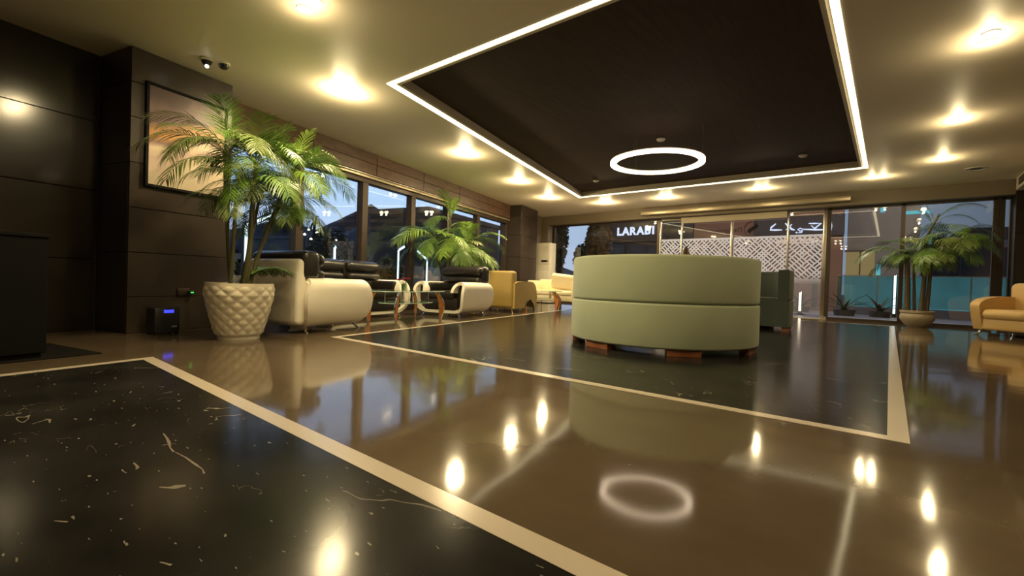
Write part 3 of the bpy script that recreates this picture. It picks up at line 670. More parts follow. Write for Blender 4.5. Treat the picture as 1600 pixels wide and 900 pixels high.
# ================================================================== SMALL THINGS AT THE LEFT
bx = thing('black_cabinet', 'plain black cabinet cut by the left edge of the picture', 'cabinet', W(.62, -4.62), TH)
MB().box((0, 0, .43), (.82, 1.68, .78), bev=.004, seg=1).build('body', 'black', bx)
MB().box((0, 0, .834), (.84, 1.70, .026), bev=.004, seg=1).build('top', 'black', bx)
MB().box((0, 0, .02), (.78, 1.64, .04)).build('plinth', 'matte', bx)
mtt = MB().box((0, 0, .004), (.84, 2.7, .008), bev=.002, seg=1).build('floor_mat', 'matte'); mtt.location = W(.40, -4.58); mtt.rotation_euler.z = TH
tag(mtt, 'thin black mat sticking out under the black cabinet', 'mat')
up = thing('power_unit', 'small black box with a blue lit display on the floor by the column', 'power unit', W(2.64, -5.12), TH)
MB().box((0, 0, .137), (.16, .23, .25), bev=.012).build('housing', 'dark_plastic', up)
MB().box((.081, .01, .225), (.004, .09, .03)).build('display', 'blue', up, smooth=False)
MB().box((.081, .06, .07), (.004, .05, .02), bev=.002).build('badge', 'steel', up)
for x in (-.06, .06):
    for y in (-.09, .09): MB().lathe([(.014, 0), (.016, .014)], 12, (x, y, 0)).build('foot', 'matte', up)
sk = thing('wall_socket', 'dark wall socket plate with a green indicator on the column', 'socket', W(2.93, -5.318, .405), TH)
MB().box((.006, 0, 0), (.012, .12, .08), bev=.004).build('plate', 'frame', sk)
MB().box((.02, .07, -.005), (.035, .05, .035), bev=.008).build('plug', 'dark_plastic', sk)
MB().box((.04, .07, -.005), (.006, .03, .014), bev=.002).build('indicator', 'green', sk)
# floor standing air conditioner
ac = thing('air_conditioner', 'tall white floor standing air conditioner in the far left corner', 'air conditioner', (-8.47, 11.95, 0))
MB().box((0, 0, .955), (.55, .34, 1.87), bev=.02).build('cabinet', 'white_plastic', ac)
MB().box((0, -.172, 1.52), (.49, .012, .62), bev=.004).build('upper_panel', 'white_plastic', ac)
MB().box((0, -.172, .55), (.49, .012, .92), bev=.004).build('lower_panel', 'white_plastic', ac)
MB().box((.06, -.180, 1.32), (.20, .008, .055)).build('display', 'black', ac, smooth=False)
MB().box((.19, -.180, 1.32), (.05, .01, .05), bev=.004).build('knob_plate', 'steel', ac)
for k in range(6): MB().box((0, -.18, 1.62+.03*k), (.45, .008, .012)).build('louvre', 'white_plastic', ac, smooth=False)
MB().box((0, 0, .01), (.50, .30, .02)).build('plinth', 'dark_plastic', ac, smooth=False)

# ================================================================== PALMS
def frond_mesh(L, e0, droop, n, ll, seed, m, width=.0135, hang=.5):
    rnd = random.Random(seed); pts = []; p = Vector((0, 0, 0)); N = 16
    for i in range(N+1):
        pts.append(p.copy()); a = e0-droop*(i/N)**1.25
        p = p+Vector((math.cos(a), .02*math.sin(seed+i*.3), math.sin(a)))*(L/N)
    mb = MB().tube(pts, [.008*(1-.8*i/N) for i in range(N+1)], 5)
    for k in range(n):
        f = .20+.79*k/(n-1); x = f*N; i = min(int(x), N-1); q = pts[i].lerp(pts[i+1], x-i); tg = (pts[i+1]-pts[i]).normalized()
        env = math.sin(PI*min(1, (f-.10)/.95))**.6
        for sd in (-1, 1):
            side = tg.cross(Vector((0, 0, 1)));
            side = (side.normalized() if side.length > .05 else Vector((0, 1, 0)))*sd
            up = side.cross(tg)*sd
            d = (tg*(.55+.5*f)+side*.95+Vector((0, 0, .18))+Vector((rnd.uniform(-.12, .12), rnd.uniform(-.12, .12), rnd.uniform(-.12, .12)))).normalized()
            l = ll*env*rnd.uniform(.85, 1.1); wv = tg.cross(d).cross(d).normalized()
            wv = (tg-d*tg.dot(d)).normalized()
            rows = []; c = q.copy(); dd = d.copy()
            for j, wd in enumerate((.35, 1.0, .75, .06)):
                rows.append([c-wv*width*wd*.5, c+wv*width*wd*.5])
                dd = (dd+Vector((0, 0, -hang*(.28+.12*j)))).normalized(); c = c+dd*l/3
            mb.grid(rows)
    return mb.mesh('frond', m, fix=False, ang=60)
FR = {}
def frond_data(kind, m):
    if (kind, m) not in FR:
        L, e0, dr, n, ll, hang = {'up': (.62, 1.25, .75, 24, .28, .3), 'mid': (.85, .95, 1.6, 28, .33, .55), 'out': (.95, .55, 1.75, 30, .34, .65), 'low': (.80, .15, 1.5, 28, .33, .95), 'small': (.45, .6, 1.4, 18, .2, .5), 'spear': (.55, 1.35, .35, 20, .22, .2)}[kind]
        FR[(kind, m)] = [frond_mesh(L, e0, dr, n, ll, hash((kind, m, i)) % 1 + i*3.1+len(kind), MT[m], hang=hang) for i in range(2)]
    return FR[(kind, m)]
def frond(plant, p, az, kind, m, sc=1.0, roll=0, i=0):
    o = link('frond', frond_data(kind, m)[i % 2], plant, p); o.rotation_euler = (roll, 0, az); o.scale = (sc,)*3; return o
def cane(plant, pts, r0_, r1_, m='cane'):
    n = len(pts); pts = [tuple(p) for p in smooth_poly([tuple(p) for p in pts], 2)]
    N = len(pts); rs = [r0_+(r1_-r0_)*i/(N-1)+(.0025 if i % 2 else 0) for i in range(N)]
    return MB().tube(pts, rs, 10).build('stem', m, plant)
R_ = random.Random(11)
def crown(plant, p, n, kinds, mats, sc=1.0, az0=0, span=2*PI):
    for k in range(n):
        az = az0+span*k/n+R_.uniform(-.2, .2)
        frond(plant, (p[0]+.015*math.cos(az), p[1]+.015*math.sin(az), p[2]+R_.uniform(-.10, .05)), az, kinds[k % len(kinds)], mats[k % len(mats)], sc*R_.uniform(.88, 1.12), R_.uniform(-.35, .35), k)

# palm 1 in the white woven pot   (local x = nL (towards the room), y = dL (away))
P1 = thing('potted_palm', 'tall feathery palm in a white woven pattern pot by the column', 'plant', W(2.86, -4.27), TH)
def weave(a, z, i):
    if z < .045 or z > .495: return 0
    return .011*abs(math.sin(7*a+PI*z/.105)*math.sin(7*a-PI*z/.105))**.6
prof = []
for i in range(73):
    z = .53*i/72; r = .175+.115*min(1, (z/.42))**.8 if z > .03 else .178
    if z > .50: r += .004
    prof.append((r if z < .47 else r-.004*(z-.47)/.06, z))
pot = MB().lathe(prof+[(.27, .53), (.265, .50), (.262, .45)], 168, disp=lambda a, z, i: weave(a, z, i) if i < 73 else 0).build('pot', 'pot', P1, ang=80)
MB().lathe([(.255, .44), (.255, .475), (.001, .485)], 30).build('soil', 'soil', P1)
canes1 = [((-.06, -.05, .47), (-.09, -.09, 1.1), (-.10, -.06, 1.80)), ((.02, .05, .47), (.02, .10, 1.1), (-.02, .14, 1.74)), ((-.02, .10, .47), (-.02, .28, 1.1), (-.02, .56, 1.70)), ((.07, -.02, .47), (.10, .02, .9), (.10, .03, 1.50)), ((-.08, .06, .47), (-.14, .20, 1.0), (-.20, .34, 1.52)), ((0, -.1, .47), (.04, -.10, .9), (.06, -.10, 1.30)), ((-.05, .05, .47), (-.08, .32, 1.0), (-.10, .50, 1.40))]
for c in canes1: cane(P1, c, .019, .012)
crown(P1, canes1[0][2], 13, ['mid', 'out', 'up', 'out', 'low'], ['leaf3', 'leaf', 'leaf3'], .76, 2.2)
crown(P1, canes1[1][2], 14, ['up', 'out', 'mid', 'low'], ['leaf3', 'leaf', 'leaf2'], .74, .5)
crown(P1, canes1[2][2], 16, ['mid', 'out', 'up', 'low'], ['leaf2', 'leaf', 'leaf'], .72, .0)
crown(P1, canes1[3][2], 11, ['out', 'low', 'mid'], ['leaf3', 'leaf'], .68, 1.1)
crown(P1, canes1[4][2], 12, ['out', 'mid', 'low'], ['leaf', 'leaf3'], .70, .8)
crown(P1, canes1[6][2], 13, ['low', 'out', 'low'], ['leaf', 'leaf3', 'leaf2'], .70, .3)
crown(P1, canes1[5][2], 4, ['low', 'out'], ['leaf3'], .55, 2.4)
frond(P1, (-.10, -.10, 1.74), -PI/2-.12, 'out', 'leaf3', .86, .1); frond(P1, (-.08, -.10, 1.66), -PI/2+.1, 'low', 'leaf3', .85); frond(P1, (-.10, -.08, 1.78), -PI/2-.5, 'mid', 'leaf3', .85)
frond(P1, canes1[2][2], PI/2, 'spear', 'leaf2', 1.0); frond(P1, (0, .6, 1.68), PI/2-.2, 'out', 'leaf2', .8); frond(P1, (0, .58, 1.74), PI/2+.1, 'mid', 'leaf2', .8)
for k in range(6): frond(P1, (.02, .1, .62), .9+.3*k, 'small', 'leaf', .9, 0, k)

# palm 2 behind the second scroll chair
P2 = thing('potted_palm', 'bushy bright palm rising behind the second scroll chair and golden sofa', 'plant', W(8.10, -5.34), TH)
MB().lathe([(.15, 0), (.20, .06), (.23, .22), (.24, .36), (.245, .38), (.225, .38), (.21, .33)], 36).build('pot', 'clay', P2)
MB().lathe([(.212, .30), (.212, .33), (.001, .335)], 24).build('soil', 'soil', P2)
canes2 = [((0, 0, .33), (-.02, .03, 1.0), (-.06, .06, 1.98)), ((.06, .04, .33), (.10, .18, .8), (.14, .36, 1.42)), ((-.05, -.05, .33), (-.06, -.22, .8), (-.08, -.42, 1.40)), ((.05, -.05, .33), (.14, -.08, .8), (.22, -.10, 1.25)), ((0, .06, .33), (.02, .24, .7), (.06, .52, 1.12))]
for c in canes2: cane(P2, c, .024, .015)
crown(P2, canes2[0][2], 5, ['spear', 'up'], ['leaf2'], .8, 1.0); frond(P2, canes2[0][2], PI/2-.4, 'mid', 'leaf2', .7); frond(P2, (-.05, .06, 1.8), -PI/2, 'out', 'leaf', .9)
frond(P2, (-.05, .06, 1.75), PI/2, 'out', 'leaf3', .9)
crown(P2, canes2[1][2], 12, ['mid', 'out', 'low', 'up'], ['leaf2', 'leaf', 'leaf2'], 1.02, .3)
crown(P2, canes2[2][2], 12, ['mid', 'out', 'low'], ['leaf', 'leaf2', 'leaf'], 1.02, .8)
crown(P2, canes2[3][2], 12, ['out', 'low', 'mid'], ['leaf2', 'leaf', 'leaf3'], .92, .1)
crown(P2, canes2[4][2], 11, ['out', 'low', 'mid'], ['leaf2', 'leaf2', 'leaf'], .95, .0)

# palm 3 in the stoneware bowl near the right window
P3 = thing('potted_palm', 'palm with thick trunks in a glazed stoneware bowl by the right window', 'plant', (.42, 11.95, 0))
MB().lathe([(.14, 0), (.15, .01), (.205, .06), (.262, .15), (.268, .20), (.25, .255), (.243, .262), (.262, .275), (.265, .315), (.25, .32), (.235, .31), (.225, .26)], 44).build('bowl', 'clay', P3)
MB().lathe([(.226, .24), (.226, .275), (.001, .285)], 30).build('soil', 'soil', P3)
cane3 = [((-.15, 0, .27), (-.16, .02, .9), (-.19, .02, 1.46)), ((-.04, .05, .27), (-.06, .05, .8), (-.08, .06, 1.3)), ((.05, -.02, .27), (.08, 0, .8), (.10, .0, 1.45)), ((.13, .03, .27), (.16, .04, .8), (.17, .05, 1.42))]
for c, r in zip(cane3, (.055, .03, .045, .042)): cane(P3, c, r, r*.6, 'dcane')
cane(P3, ((.10, 0, 1.4), (.08, .0, 1.75), (.26, -.02, 2.18)), .03, .016, 'cane')
crown(P3, cane3[3][2], 9, ['mid', 'out', 'low', 'out'], ['leaf', 'leaf', 'leaf3'], .86, -.6)
crown(P3, cane3[2][2], 11, ['out', 'mid', 'low'], ['leaf', 'leaf3'], .82, .2)
crown(P3, cane3[1][2], 7, ['out', 'low'], ['leaf', 'leaf2'], .70, 2.2)
frond(P3, (-.2, .0, 1.46), PI, 'out', 'leaf2', .95); frond(P3, (-.2, .0, 1.40), PI+.35, 'out', 'leaf', .95, 0, 1); frond(P3, (-.2, .02, 1.3), PI-.3, 'low', 'leaf', .9)
frond(P3, (-.15, .0, 1.48), 2.6, 'mid', 'leaf2', .8)
frond(P3, (.24, -.02, 2.1), .1, 'mid', 'leaf', .85, .3); frond(P3, (.22, -.02, 2.05), -.2, 'out', 'leaf3', .7); frond(P3, (.16, -.02, 1.98), 2.6, 'up', 'leaf', .6); frond(P3, (.2, 0, 2.0), 2.9, 'spear', 'leaf2', .7)
cane(P3, ((.17, .05, 1.35), (.30, .04, 1.6), (.48, .03, 1.80)), .022, .014, 'cane')
crown(P3, (.40, .03, 1.58), 16, ['low', 'out', 'low', 'mid'], ['leaf', 'leaf3', 'leaf'], .80, -.2)
crown(P3, (.48, .03, 1.80), 14, ['out', 'low', 'low', 'mid', 'low'], ['leaf', 'leaf3', 'leaf', 'leaf2'], .80, .4)
frond(P3, (.3, 0, 1.5), -.1, 'out', 'leaf', .95); frond(P3, (.2, 0, 1.5), .3, 'mid', 'leaf', .95)

# ================================================================== WRITING
def text_mesh(name, s, size, m, depth=.004, shear=0, parent=None, space=1.0, bold=0.0):
    cu = bpy.data.curves.new(name, 'FONT'); cu.body = s; cu.size = size; cu.extrude = depth; cu.shear = shear; cu.space_character = space; cu.resolution_u = 4; cu.offset = bold
    ob = bpy.data.objects.new(name+'_tmp', cu); COL.objects.link(ob)
    bpy.context.view_layer.update()
    me = bpy.data.meshes.new_from_object(ob.evaluated_get(bpy.context.evaluated_depsgraph_get())); bpy.data.objects.remove(ob)
    me.materials.clear(); me.materials.append(MT[m]); me.name = name
    return link(name, me, parent)
# sticker on the entrance glass, made to be read from outside
sg_ = thing('glass_sticker', 'dark lettering and round emblem stuck on the entrance glass, read from outside', 'sticker', (-2.72, GY+.045, 2.15))
tx = text_mesh('lettering', 'The Signature', .155, 'ink', .0008, .25, sg_, .95)
tx.rotation_euler = (PI/2, 0, PI); tx.location = (-.20, .002, -.055)
MB().grid([[(.195*math.cos(a), 0, .195*math.sin(a)), (.183*math.cos(a), 0, .183*math.sin(a))] for a in [.9+5.0*i/40 for i in range(41)]]).build('emblem_ring', 'ink', sg_, smooth=False)
MB().grid([[(.190*math.cos(a), 0, .190*math.sin(a)), (.170*math.cos(a), 0, .170*math.sin(a))] for a in [1.7+1.2*i/16 for i in range(17)]]).build('emblem_accent', 'redink', sg_, smooth=False)
sw = []
for i in range(33):
    f = i/32; z = .165-.31*f; x = .07*math.sin(PI*2*f)*1.0+.04-.06*f; wd = .012+.042*math.sin(PI*f)
    sw.append([(x-wd, 0, z+.02), (x+wd, 0, z-.02)])
MB().grid(sw).build('emblem_swirl', 'ink', sg_, smooth=False)

# ================================================================== OUTSIDE
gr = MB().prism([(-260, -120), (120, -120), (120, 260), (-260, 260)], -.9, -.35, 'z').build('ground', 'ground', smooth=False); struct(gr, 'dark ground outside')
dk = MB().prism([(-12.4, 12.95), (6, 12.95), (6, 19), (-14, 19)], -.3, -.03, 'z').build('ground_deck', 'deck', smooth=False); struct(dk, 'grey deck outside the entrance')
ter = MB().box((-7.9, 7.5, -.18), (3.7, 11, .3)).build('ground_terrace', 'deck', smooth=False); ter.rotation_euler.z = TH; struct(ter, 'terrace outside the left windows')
# facade across the entrance with the lit signs
fc = thing('shop_front', 'dark shop front across the deck carrying the lit signs', 'building', (-7.2, 24.4, 0))
MB().box((-3.4, .2, 2.7), (5.2, .4, 6.2)).build('dark_wall', 'fac', fc, smooth=False)
MB().box((2.4, .2, 2.7), (6.3, .4, 6.2)).build('red_wall', 'fac_red', fc, smooth=False)
MB().box((-4.1, -.1, 3.55), (3.8, .2, .9)).build('fascia', 'fac', fc, smooth=False)
MB().box((3.85, -.1, 3.55), (3.5, .2, .9)).build('fascia', 'fac', fc, smooth=False)
for k in range(5): MB().box((-4.6+2.3*k, -.06, 1.4), (.16, .14, 2.9)).build('pier', 'fac', fc, smooth=False)
la = thing('lit_sign', 'glowing blue white Latin letter sign on the dark shop front', 'sign', (-12.20, 24.175, 3.50))
x = 0
for ch, adv in zip('LARABI', (.34, .44, .43, .44, .42, .2)):
    o = text_mesh('letter', ch, .60, 'sign', .02, 0, la, 1.0, .022); o.rotation_euler = (PI/2, 0, 0); o.location = (x, 0, .0); x += adv
aa = thing('lit_sign', 'glowing blue white Arabic letter sign on the red shop front', 'sign', (-3.2, 24.175, 3.55))
def A2(cx, cy):
    px, py = cx/7.62+1100, cy/7.62+310
    X = -4.42+(px-1202)*.0246; Z = 3.78-(py-347)*.0285-(px-1202)*.0014
    return (X+3.2, Z-3.55)
def ribbon(pts, wd, name='stroke'):
    P = [A2(*p) for p in pts]; rows = []
    for i, (x, z) in enumerate(P):
        a = P[max(i-1, 0)]; b = P[min(i+1, len(P)-1)]; l = math.hypot(b[0]-a[0], b[1]-a[1]); nx, nz = -(b[1]-a[1])/l, (b[0]-a[0])/l
        k = wd*(.55 if i in (0, len(P)-1) else 1)
        rows.append([(x+nx*k, -.02, z+nz*k), (x-nx*k, -.02, z-nz*k), (x-nx*k, .02, z-nz*k), (x+nx*k, .02, z+nz*k)])
    MB().grid(rows, closed=True).build(name, 'sign', aa, smooth=False)
ribbon([(1500, 272), (1502, 322), (1502, 375)], .055)
ribbon([(1250, 293), (1320, 292), (1392, 290), (1322, 352), (1280, 318)], .03)
ribbon([(1425, 366), (1330, 366), (1190, 362)], .035)
ribbon([(1190, 362), (1150, 350), (1125, 365), (1150, 385), (1180, 375), (1170, 400), (1130, 405)], .024)
ribbon([(970, 290), (1010, 330), (1050, 362), (1085, 372)], .04)
ribbon([(1050, 300), (1010, 350), (980, 372)], .025)
ribbon([(930, 372), (850, 375), (785, 374), (795, 340), (850, 297)], .034)
MB().box((*[A2(1110, 402)[0]], 0, A2(1110, 402)[1]), (.06, .04, .06)).build('dot', 'sign', aa, smooth=False)
# grey building with cyan lights right of the shop front
gb = thing('grey_building', 'grey rendered building with cyan light bars right of the shop front', 'building', (.2, 25.0, 0))
MB().box((-.53, 1.0, 4.0), (2.4, 2, 9)).build('wall', 'grey', gb, smooth=False)
for c, d in (((-.55, -.02, 4.45), (.16, .05, .75)), ((.55, -.02, 4.0), (.85, .05, .13)), ((.95, -.02, 2.55), (.15, .05, .75)), ((-.62, -.02, 1.6), (.15, .05, .55))):
    MB().box(c, d).build('light_bar', 'cyan', gb, smooth=False)
MB().box((-1.25, -.01, 1.7), (1.0, .03, 1.5)).build('lit_window', 'yellow_room', gb, smooth=False)
MB().box((-1.25, -.04, 2.45), (1.1, .06, .08)).build('window_head', 'frame', gb, smooth=False)
MB().box((-1.25, -.04, 1.7), (.05, .05, 1.5)).build('window_bar', 'frame', gb, smooth=False)
nb = thing('dark_block', 'distant dark building under the sky behind the right palm', 'building', (6.6, 46, 0))
MB().box((.4, 0, 2.3), (6.6, 4, 6.0)).build('wall', 'navy', nb, smooth=False)
MB().box((-1.0, 0, 5.6), (.35, .5, .8)).build('chimney', 'navy', nb, smooth=False)
MB().box((-3.9, .3, 2.1), (2.0, 3, 5.4)).build('roof_box', 'navy', nb, smooth=False)
for k in range(4): MB().box((-2.6+1.7*k, -2.03, 4.6-.4*(k % 2)), (.7, .06, .5)).build('window', 'far', nb, smooth=False)
# glass balustrade on the deck edge, lit cyan from its base
ba = thing('glass_balustrade', 'cyan lit glass balustrade on the deck behind the right palm', 'balustrade', (1.2, 17.6, 0))
MB().box((0, 0, .10), (5.0, .16, .24)).build('kerb', 'deck', ba, smooth=False)
for k in range(5):
    x = -2.0+1.0*k; MB().box((x, 0, .68), (.97, .015, .92)).build('glass_panel', 'rail_glass', ba, smooth=False)
    MB().box((x-.5, 0, .66), (.03, .04, .96)).build('post', 'steel', ba, smooth=False)
MB().box((0, 0, 1.16), (5.0, .05, .03)).build('hand_rail', 'steel', ba, smooth=False)
MB().box((0, .10, .225), (4.9, .02, .015)).build('base_light', 'cyan', ba, smooth=False)
wf = MB().box((1.6, 19.2, .45), (5.6, .2, 1.5)).build('wall_terrace', mat('pale_blue_wall', (.20, .33, .35), .6, var=.4, scale=1.5), smooth=False); struct(wf, 'low pale blue wall beyond the balustrade')
bl = bpy.data.lights.new('balustrade_glow', 'AREA'); bl.shape = 'RECTANGLE'; bl.size = 4.9; bl.size_y = .05; bl.energy = 20; bl.color = (.40, .90, 1)
bo = link('balustrade_glow', bl, ba, (0, .14, .26)); bo.rotation_euler = (math.radians(115), 0, 0)
# plants on the deck
def agave(loc, label, seed, n=12, L=.8):
    r = random.Random(seed); t = thing('deck_plant', label, 'plant', loc, 0, 'dark plants along the deck')
    for k in range(n):
        a = 2*PI*k/n+r.uniform(-.2, .2); e0 = r.uniform(.5, 1.2); rows = []; c = Vector((0, 0, 0))
        for j in range(6):
            el = e0-.16*j; wd = .05*(1-j/5.5)+.004; sd = Vector((-math.sin(a), math.cos(a), 0))
            rows.append([c-sd*wd, c+Vector((0, 0, -.012)), c+sd*wd]); c = c+Vector((math.cos(a)*math.cos(el), math.sin(a)*math.cos(el), math.sin(el)))*L/6
        MB().grid(rows).build('leaf', 'tree', t, fix=False)
    MB().lathe([(.22, -.03), (.27, .18), (.25, .18), (.001, .14)], 20, (0, 0, -.14)).build('planter', 'fac', t)
    return t
agave((-1.0, 16.2, .1), 'dark spiky plant on the deck right of the door post', 1); agave((-.2, 16.5, .1), 'dark spiky plant on the deck left of the right palm', 2); agave((-2.2, 17.2, .1), 'dark spiky plant on the deck behind the slotted film', 3)

def light_post(loc, rz, label, h=1.5, arm=.5, tilt=.6, dirn=1, group='bent light posts on the terrace', m='cool'):
    t = thing('light_post', label, 'lamp post', loc, rz, group)
    MB().box((0, 0, h/2), (.10, .06, h)).build('post', 'dark_plastic', t, smooth=False)
    MB().box((0, -.034, h/2+.05), (.055, .012, h-.1)).build('post_light', m, t, smooth=False)
    rot = Matrix.Rotation(-tilt*dirn, 3, 'Y')
    MB().box(rot @ Vector((dirn*arm/2, 0, 0))+Vector((0, 0, h)), (arm, .06, .10), rot).build('arm', 'dark_plastic', t, smooth=False)
    MB().box(rot @ Vector((dirn*arm/2, -.034, 0))+Vector((0, 0, h)), (arm-.04, .012, .055), rot).build('arm_light', m, t, smooth=False)
    MB().box((0, 0, -.01), (.24, .2, .04)).build('foot_plate', 'dark_plastic', t, smooth=False)
    return t

# trees
def tree(loc, label, h, rad, m, seed, n=900, leaf=.12, trunk=.10, name='tree', squash=1.2, z0=None):
    r = random.Random(seed); t = thing(name, label, 'tree', loc)
    MB().tube([(0, 0, -.4), (.04, .02, h*.35), (0, .03, h*.8)], [trunk, trunk*.8, trunk*.3], 8).build('trunk', 'bark', t)
    mb = MB(); zc = h*.66 if z0 is None else z0
    for _ in range(n):
        d = Vector((r.gauss(0, 1), r.gauss(0, 1), r.gauss(0, 1))).normalized()*r.random()**.4
        c = Vector((d.x*rad, d.y*rad, zc+d.z*rad*squash)); a = Vector((r.gauss(0, 1), r.gauss(0, 1), r.gauss(0, 1))).normalized(); b = a.orthogonal().normalized()
        mb.add([c-a*leaf, c+b*leaf*.4, c+a*leaf, c-b*leaf*.4], [[0, 1, 2, 3]])
    mb.build('foliage', m, t, fix=False, smooth=False)['kind'] = 'stuff'
    return t
tree((-9.70, 14.6, 0), 'dark slim tree trunk and crown at the left end of the entrance glass', 4.2, .30, 'tree', 3, 1500, .10, .12, squash=6.5)
tree((-9.75, 16.5, 0), 'dark bushy tree against the grey sky left of the shop front', 2.6, .45, 'tree', 4, 900, .12, .07, squash=1.3)
tree((-8.50, 15.4, 0), 'brown warm lit tree left of the glowing Latin sign', 3.4, .50, 'warm_tree', 5, 1500, .11, .12, squash=2.0)
for k in range(2):
    lb = thing('garden_spike_lamp', ['small garden lamp left of the mint booth top', 'second small garden lamp left of the mint booth top'][k], 'lamp', (-9.42-.08*k, 15.6+.3*k, 0), 0, 'garden lamps')
    MB().tube([(0, 0, -.3), (0, 0, 1.45+.15*k)], .012, 6).build('spike', 'dark_plastic', lb); MB().lathe([(.001, 1.44+.15*k), (.035, 1.47+.15*k), (.03, 1.51+.15*k), (.001, 1.52+.15*k)], 12).build('bulb', 'warm_lamp', lb)
wl_ = bpy.data.lights.new('garden_glow', 'POINT'); wl_.energy = 22; wl_.color = (1, .6, .25); wl_.shadow_soft_size = .1
lo = link('garden_glow', wl_, None, (-8.4, 14.5, .3))

# left side view: terrace posts, planting, hills, buildings and their lamps
for i, (s, t, dn, arm, h) in enumerate(((5.70, -8.4, 1, .62, 1.58), (7.86, -8.4, 1, .06, 1.33), (10.12, -8.4, 1, .30, 1.44), (11.45, -8.4, -1, .55, 1.25))):
    light_post(W(s, t, -.03), TH+PI/2, ['bent light post behind the left palm', 'short light post between the first and second window frame', 'light post with a short bent head seen left of a window frame', 'light post with a long bent head between window frame and bushy palm'][i], h, arm, .45, dn)
light_post((.10, 16.9, -.03), 0, 'upright white light post behind the right palm trunks', 1.18, .05, .1)
light_post((-1.95, 15.2, -.03), 0, 'low warm light post on the deck left of the door post', .62, .05, .1, 1, 'deck light posts', 'warm_lamp')
wl3 = MB().box((-10.6, 11.5, .35), (.2, 11.0, 1.5)).build('wall_garden', mat('pale_garden_wall', (.30, .34, .40), .7, var=.35, scale=1.2), smooth=False); wl3.rotation_euler.z = TH; struct(wl3, 'pale low garden wall beyond the light posts')
for i, (s, t, h, r) in enumerate(((6.7, -9.5, 1.0, .40), (8.75, -9.4, 1.9, .60), (9.97, -9.6, 1.2, .42), (10.95, -9.4, 1.3, .42), (7.6, -9.9, .8, .33))):
    tree(W(s, t), ['round shrub behind the cream back of the first scroll chair', 'leafy shrub seen over the black window sofa', 'shrub behind the bent light posts', 'shrub hidden behind the bushy palm', 'low shrub seen over the first scroll chair'][i], h, r, 'tree', 20+i, 700, .10, .05, 'shrub', 1.0)
def hill(name, c, R, h, seed, label):
    r = random.Random(seed); rows = []
    ph = [r.uniform(0, 6) for _ in range(6)]
    for i in range(13):
        f = i/12; row = []
        for k in range(48):
            a = 2*PI*k/48; rad = R*f*(1+.12*math.sin(3*a+ph[0])+.06*math.sin(7*a+ph[1]))
            z = h*(1-f)**1.1*(1+.15*math.sin(5*a+ph[2]+4*f))
            row.append((c[0]+rad*math.cos(a), c[1]+rad*math.sin(a), z-.6))
        rows.append(row)
    o = MB().grid(rows, closed=True).build(name, 'hill', smooth=True, ang=80); struct(o, label); return o
def far(px_s, dist): return W(px_s, -5.9)*dist      # a point along the sight line from the viewer through the window band
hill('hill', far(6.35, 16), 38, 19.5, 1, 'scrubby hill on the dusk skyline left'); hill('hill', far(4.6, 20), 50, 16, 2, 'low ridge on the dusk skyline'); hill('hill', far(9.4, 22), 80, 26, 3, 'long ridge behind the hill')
def block(loc, rz, d, label, lit=0, m='far', seed=0):
    r = random.Random(seed); t = thing('distant_house', label, 'building', loc, rz)
    MB().box((0, 0, d[2]/2-.4), (d[0], d[1], d[2]+.8)).build('wall', m, t, smooth=False)
    MB().box((0, 0, d[2]+.1), (d[0]+.3, d[1]+.3, .2)).build('roof_edge', m, t, smooth=False)
    n = max(2, int(d[0]/2.2))
    for k in range(n):
        MB().box((-d[0]/2+(k+.5)*d[0]/n, -d[1]/2-.03, d[2]*.62), (d[0]/n*.45, .06, d[2]*.22)).build('window', 'warm_lamp' if r.random() < lit else 'navy', t, smooth=False)
    return t
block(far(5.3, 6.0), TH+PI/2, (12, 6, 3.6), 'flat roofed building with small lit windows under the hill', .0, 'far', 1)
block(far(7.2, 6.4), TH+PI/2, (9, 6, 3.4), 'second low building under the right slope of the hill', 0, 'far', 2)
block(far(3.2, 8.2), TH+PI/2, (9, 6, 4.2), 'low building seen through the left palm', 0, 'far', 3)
block(W(18.4, -12.7), TH+PI/2, (6.2, 3, 3.35), 'near dark box building left of the bushy palm top', 0, 'navy', 4)
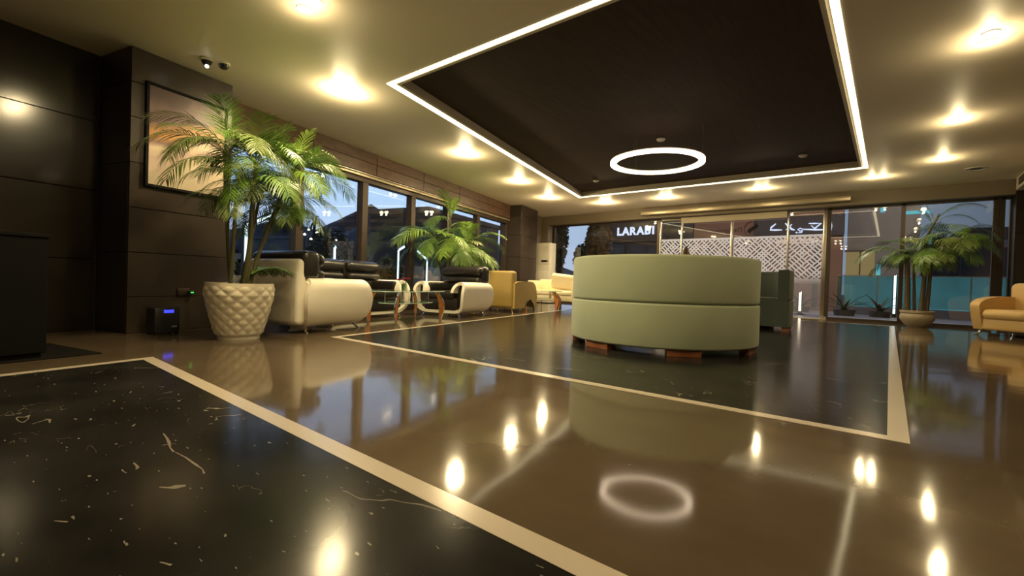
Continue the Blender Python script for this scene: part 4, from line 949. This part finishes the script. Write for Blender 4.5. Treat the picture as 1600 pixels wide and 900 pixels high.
for i, (s, z) in enumerate(((4.95, 1.25), (5.07, 1.19), (5.18, 1.30), (5.26, 1.24), (5.36, 1.20), (5.45, 1.24), (5.56, 1.22), (6.45, 1.60), (5.02, 1.33))):
    o = thing('street_lamp', 'far warm street lamp among the buildings under the hill', 'lamp', far(s, 4.6)+Vector((0, 0, -.35)), 0, 'far street lamps')
    hz = .62+(z-.62)*4.6+.35
    MB().tube([(0, 0, 0), (0, 0, hz)], .04, 6).build('pole', 'dark_plastic', o)
    MB().lathe([(.001, -.1), (.11, 0), (.001, .1)], 10, (0, 0, hz)).build('lamp_head', 'warm_lamp', o)
for i, (s, sc) in enumerate(((5.12, 1.0), (6.9, .8))):
    o = thing('palm_silhouette', ['dark round palm on the skyline left of the hill', 'small dark palm on the hill slope'][i], 'tree', far(s, 9)+Vector((0, 0, -.4)))
    h = 8.6*sc if i == 0 else 6.6
    MB().tube([(0, 0, 0), (.1, 0, h)], [.3, .2], 8).build('trunk', 'bark', o)
    for k in range(14):
        a = k*2.4; el = 1.1-.16*k
        c = Vector((.1, 0, h)); rows = []
        for j in range(6):
            e_ = el-.3*j; sd = Vector((-math.sin(a), math.cos(a), 0)); rows.append([c-sd*.22*(1-j/6), c+sd*.22*(1-j/6)]); c = c+Vector((math.cos(a)*math.cos(e_), math.sin(a)*math.cos(e_), math.sin(e_)))*.34*sc
        MB().grid(rows).build('frond', 'tree', o, fix=False)

# added fill lamps without bodies, brightening the deck and shop front
for x, y, z, e_ in ((-7.0, 17.5, 5.2, 420), (-2.6, 16.4, 4.2, 480), (.6, 19.0, 5.5, 380)):
    d = bpy.data.lights.new('outdoor_fill', 'POINT'); d.energy = e_; d.color = (1, .86, .72); d.shadow_soft_size = .3
    link('outdoor_fill', d, None, (x, y, z))
d = bpy.data.lights.new('outdoor_fill', 'POINT'); d.energy = 120; d.color = (.85, .93, 1); d.shadow_soft_size = .3  # added fill lamp over the garden outside the left windows
link('outdoor_fill', d, None, W(8.2, -9.6, 4.5))
